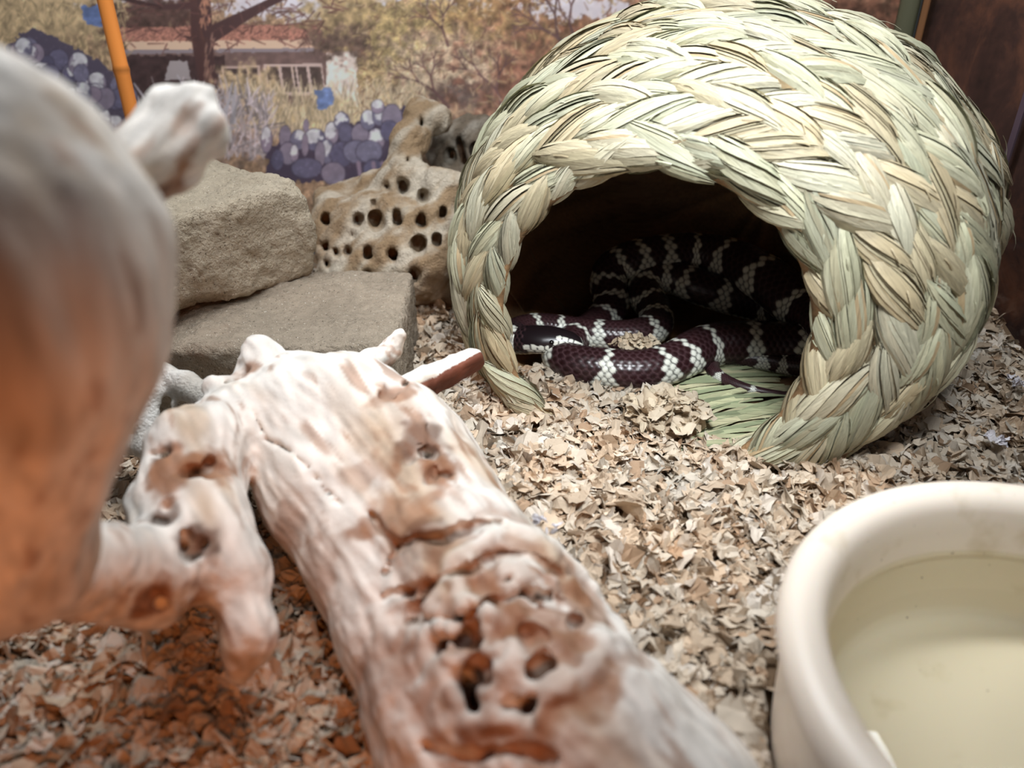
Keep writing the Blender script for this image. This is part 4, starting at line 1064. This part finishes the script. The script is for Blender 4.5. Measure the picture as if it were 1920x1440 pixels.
def scatter(n, size_lo, size_hi, near):
    xs, ys = [], []
    while sum(map(len, xs)) < n:
        x = rng.uniform(-30, RIGHT_X - .5, 4 * n); y = rng.uniform(8, 63, 4 * n)
        p = proj(np.stack([x, y, 0 * x], -1)); k = (p[:, 0] > -120) & (p[:, 0] < 2040) & (p[:, 1] < 1560) & (p[:, 1] > 480) & allowed(x, y)
        if near:
            w = np.clip(22. / np.hypot(y - 5, 6), .05, 1) ; k &= rng.random(4 * n) < w
        xs.append(x[k]); ys.append(y[k])
    x, y = np.concatenate(xs)[:n], np.concatenate(ys)[:n]
    return x, y, rng.uniform(size_lo, size_hi, n) * np.where(rng.random(n) < .12, 1.5, 1)
x, y, sz = scatter(17000, .5, 1.5, False)
z = bed_h(x, y) + rng.uniform(-.1, .38, len(x)); Rm = rand_rot(len(x), .6)
zone = fbm(np.stack([x, y, 0 * x], -1), .25, 3, 5.)
ci = rng.integers(0, len(pal_f), len(x)); cf = pal_f[ci] * rng.uniform(.86, 1.08, len(x))[:, None] * (1 + (zone - .5)[:, None] * np.array([.35, .18, .0]))
allV, allF, allC, off = [], [], [], 0
vid = rng.integers(0, len(FV), len(x))
for k, (v, f_) in enumerate(FV):
    s_ = np.nonzero(vid == k)[0]; m_ = len(v)
    W = np.einsum('nij,mj->nmi', Rm[s_], v) * sz[s_][:, None, None] + np.stack([x[s_], y[s_], z[s_]], -1)[:, None]
    allV.append(W.reshape(-1, 3)); allF.append((f_[None] + (np.arange(len(s_)) * m_)[:, None, None]).reshape(-1, 4) + off)
    vn = np.clip(1 + rng.normal(0, .05, (len(s_), m_, 1)), .75, 1.2)
    allC.append((cf[s_][:, None] * vn).reshape(-1, 3)); off += len(s_) * m_
loose = obj('loose_flakes', mesh_np('loose_flakes', np.concatenate(allV), np.concatenate(allF), np.concatenate(allC), smooth=False), M_flake, floor); loose['kind'] = 'stuff'
big = [mesh_np('flake', v, f_, np.tile(pal_f[k % len(pal_f)], (len(v), 1)) * np.clip(1 + rng.normal(0, .07, (len(v), 1)), .8, 1.2), smooth=False) for k, (v, f_) in enumerate(FV_big)]
for me in big: me.materials.append(M_flake)
x, y, sz = scatter(300, 1.1, 1.75, True); z = bed_h(x, y) + rng.uniform(.12, .5, 300); Rm = rand_rot(300, .45)
for i in range(300):
    o = bpy.data.objects.new('flake', big[i % len(big)]); COL.objects.link(o); o.parent = floor
    Mx = np.eye(4); Mx[:3, :3] = Rm[i] * sz[i]; Mx[:3, 3] = np.array([x[i], y[i], z[i]]) * SC; o.matrix_local = Matrix(Mx.tolist())

# clump of bedding wedged among the coils, and scraps of white shed skin
def clump(name, p, r, sq, label, cat, n, cols, group=None, size=(.5, .9), core=True):
    root = empty(name, p * [1, 1, 1]); tag(root, label, cat, group)
    if core:
        f = Field(-np.array([r] * 3) * 1.3, np.array([r] * 3) * 1.3, r * .1)
        f.f = (np.linalg.norm(f.P / np.array(sq), axis=-1) - r * .72).astype(np.float32)
        V, F = f.mesh(); V = V + vnormals(V, F) * ((fbm(V, 2.2 / r, 4, 9.) - .5) * r * 1.3)[:, None]
        obj('core', mesh_np('core', V, F, cols[0] * (.7 + .6 * fbm(V, 3., 3)[:, None])), M_flake, root)
    vs_, fs_, cs2, off = [], [], [], 0
    d = rng.normal(size=(n, 3)); d[:, 2] = np.abs(d[:, 2]); d /= np.linalg.norm(d, axis=1)[:, None]; Rm = rand_rot(n, .7)
    for i in range(n):
        v, f_ = FV[rng.integers(len(FV))]; W = v @ Rm[i].T * rng.uniform(*size) + d[i] * r * np.array(sq) * rng.uniform(.75, 1.0)
        vs_.append(W); fs_.append(f_ + off); off += len(v); cs2.append(np.tile(cols[rng.integers(len(cols))] * rng.uniform(.8, 1.1), (len(v), 1)))
    obj('crumpled_flakes', mesh_np('crumpled_flakes', np.concatenate(vs_), np.concatenate(fs_), np.concatenate(cs2), smooth=False), M_flake, root)
    return root
bc = [rgb(190, 172, 148), rgb(200, 184, 160), rgb(178, 158, 134)]
clump('bedding_clump', at_z(1190, 645, 2.0), .95, (1.7, .9, .65), 'tan bedding clump lying among the coils beside the snake head', 'bedding clump', 44, bc, 'bedding clumps')
clump('bedding_clump', at_z(1250, 778, 1.0), 1.9, (1.3, 1.0, .7), 'crumpled bedding heap at the mouth of the grass hide', 'bedding clump', 110, bc + [rgb(206, 190, 168)], 'bedding clumps', (.7, 1.5))
wc = [rgb(232, 228, 232), rgb(214, 210, 216)]
for (px, py, zz, r, lb) in ((1020, 985, 3.2, .5, 'white flaky scrap caught on the edge of the driftwood log'), (1865, 825, 1.6, .45, 'white flaky scrap on bedding right of the hide'), (1895, 715, 3.0, .5, 'white flaky scrap on heaped bedding by the side glass')):
    clump('white_scrap', at_z(px, py, zz), r, (1.3, 1, .6), lb, 'scrap', 12, wc, 'white scraps', (.35, .7), False)
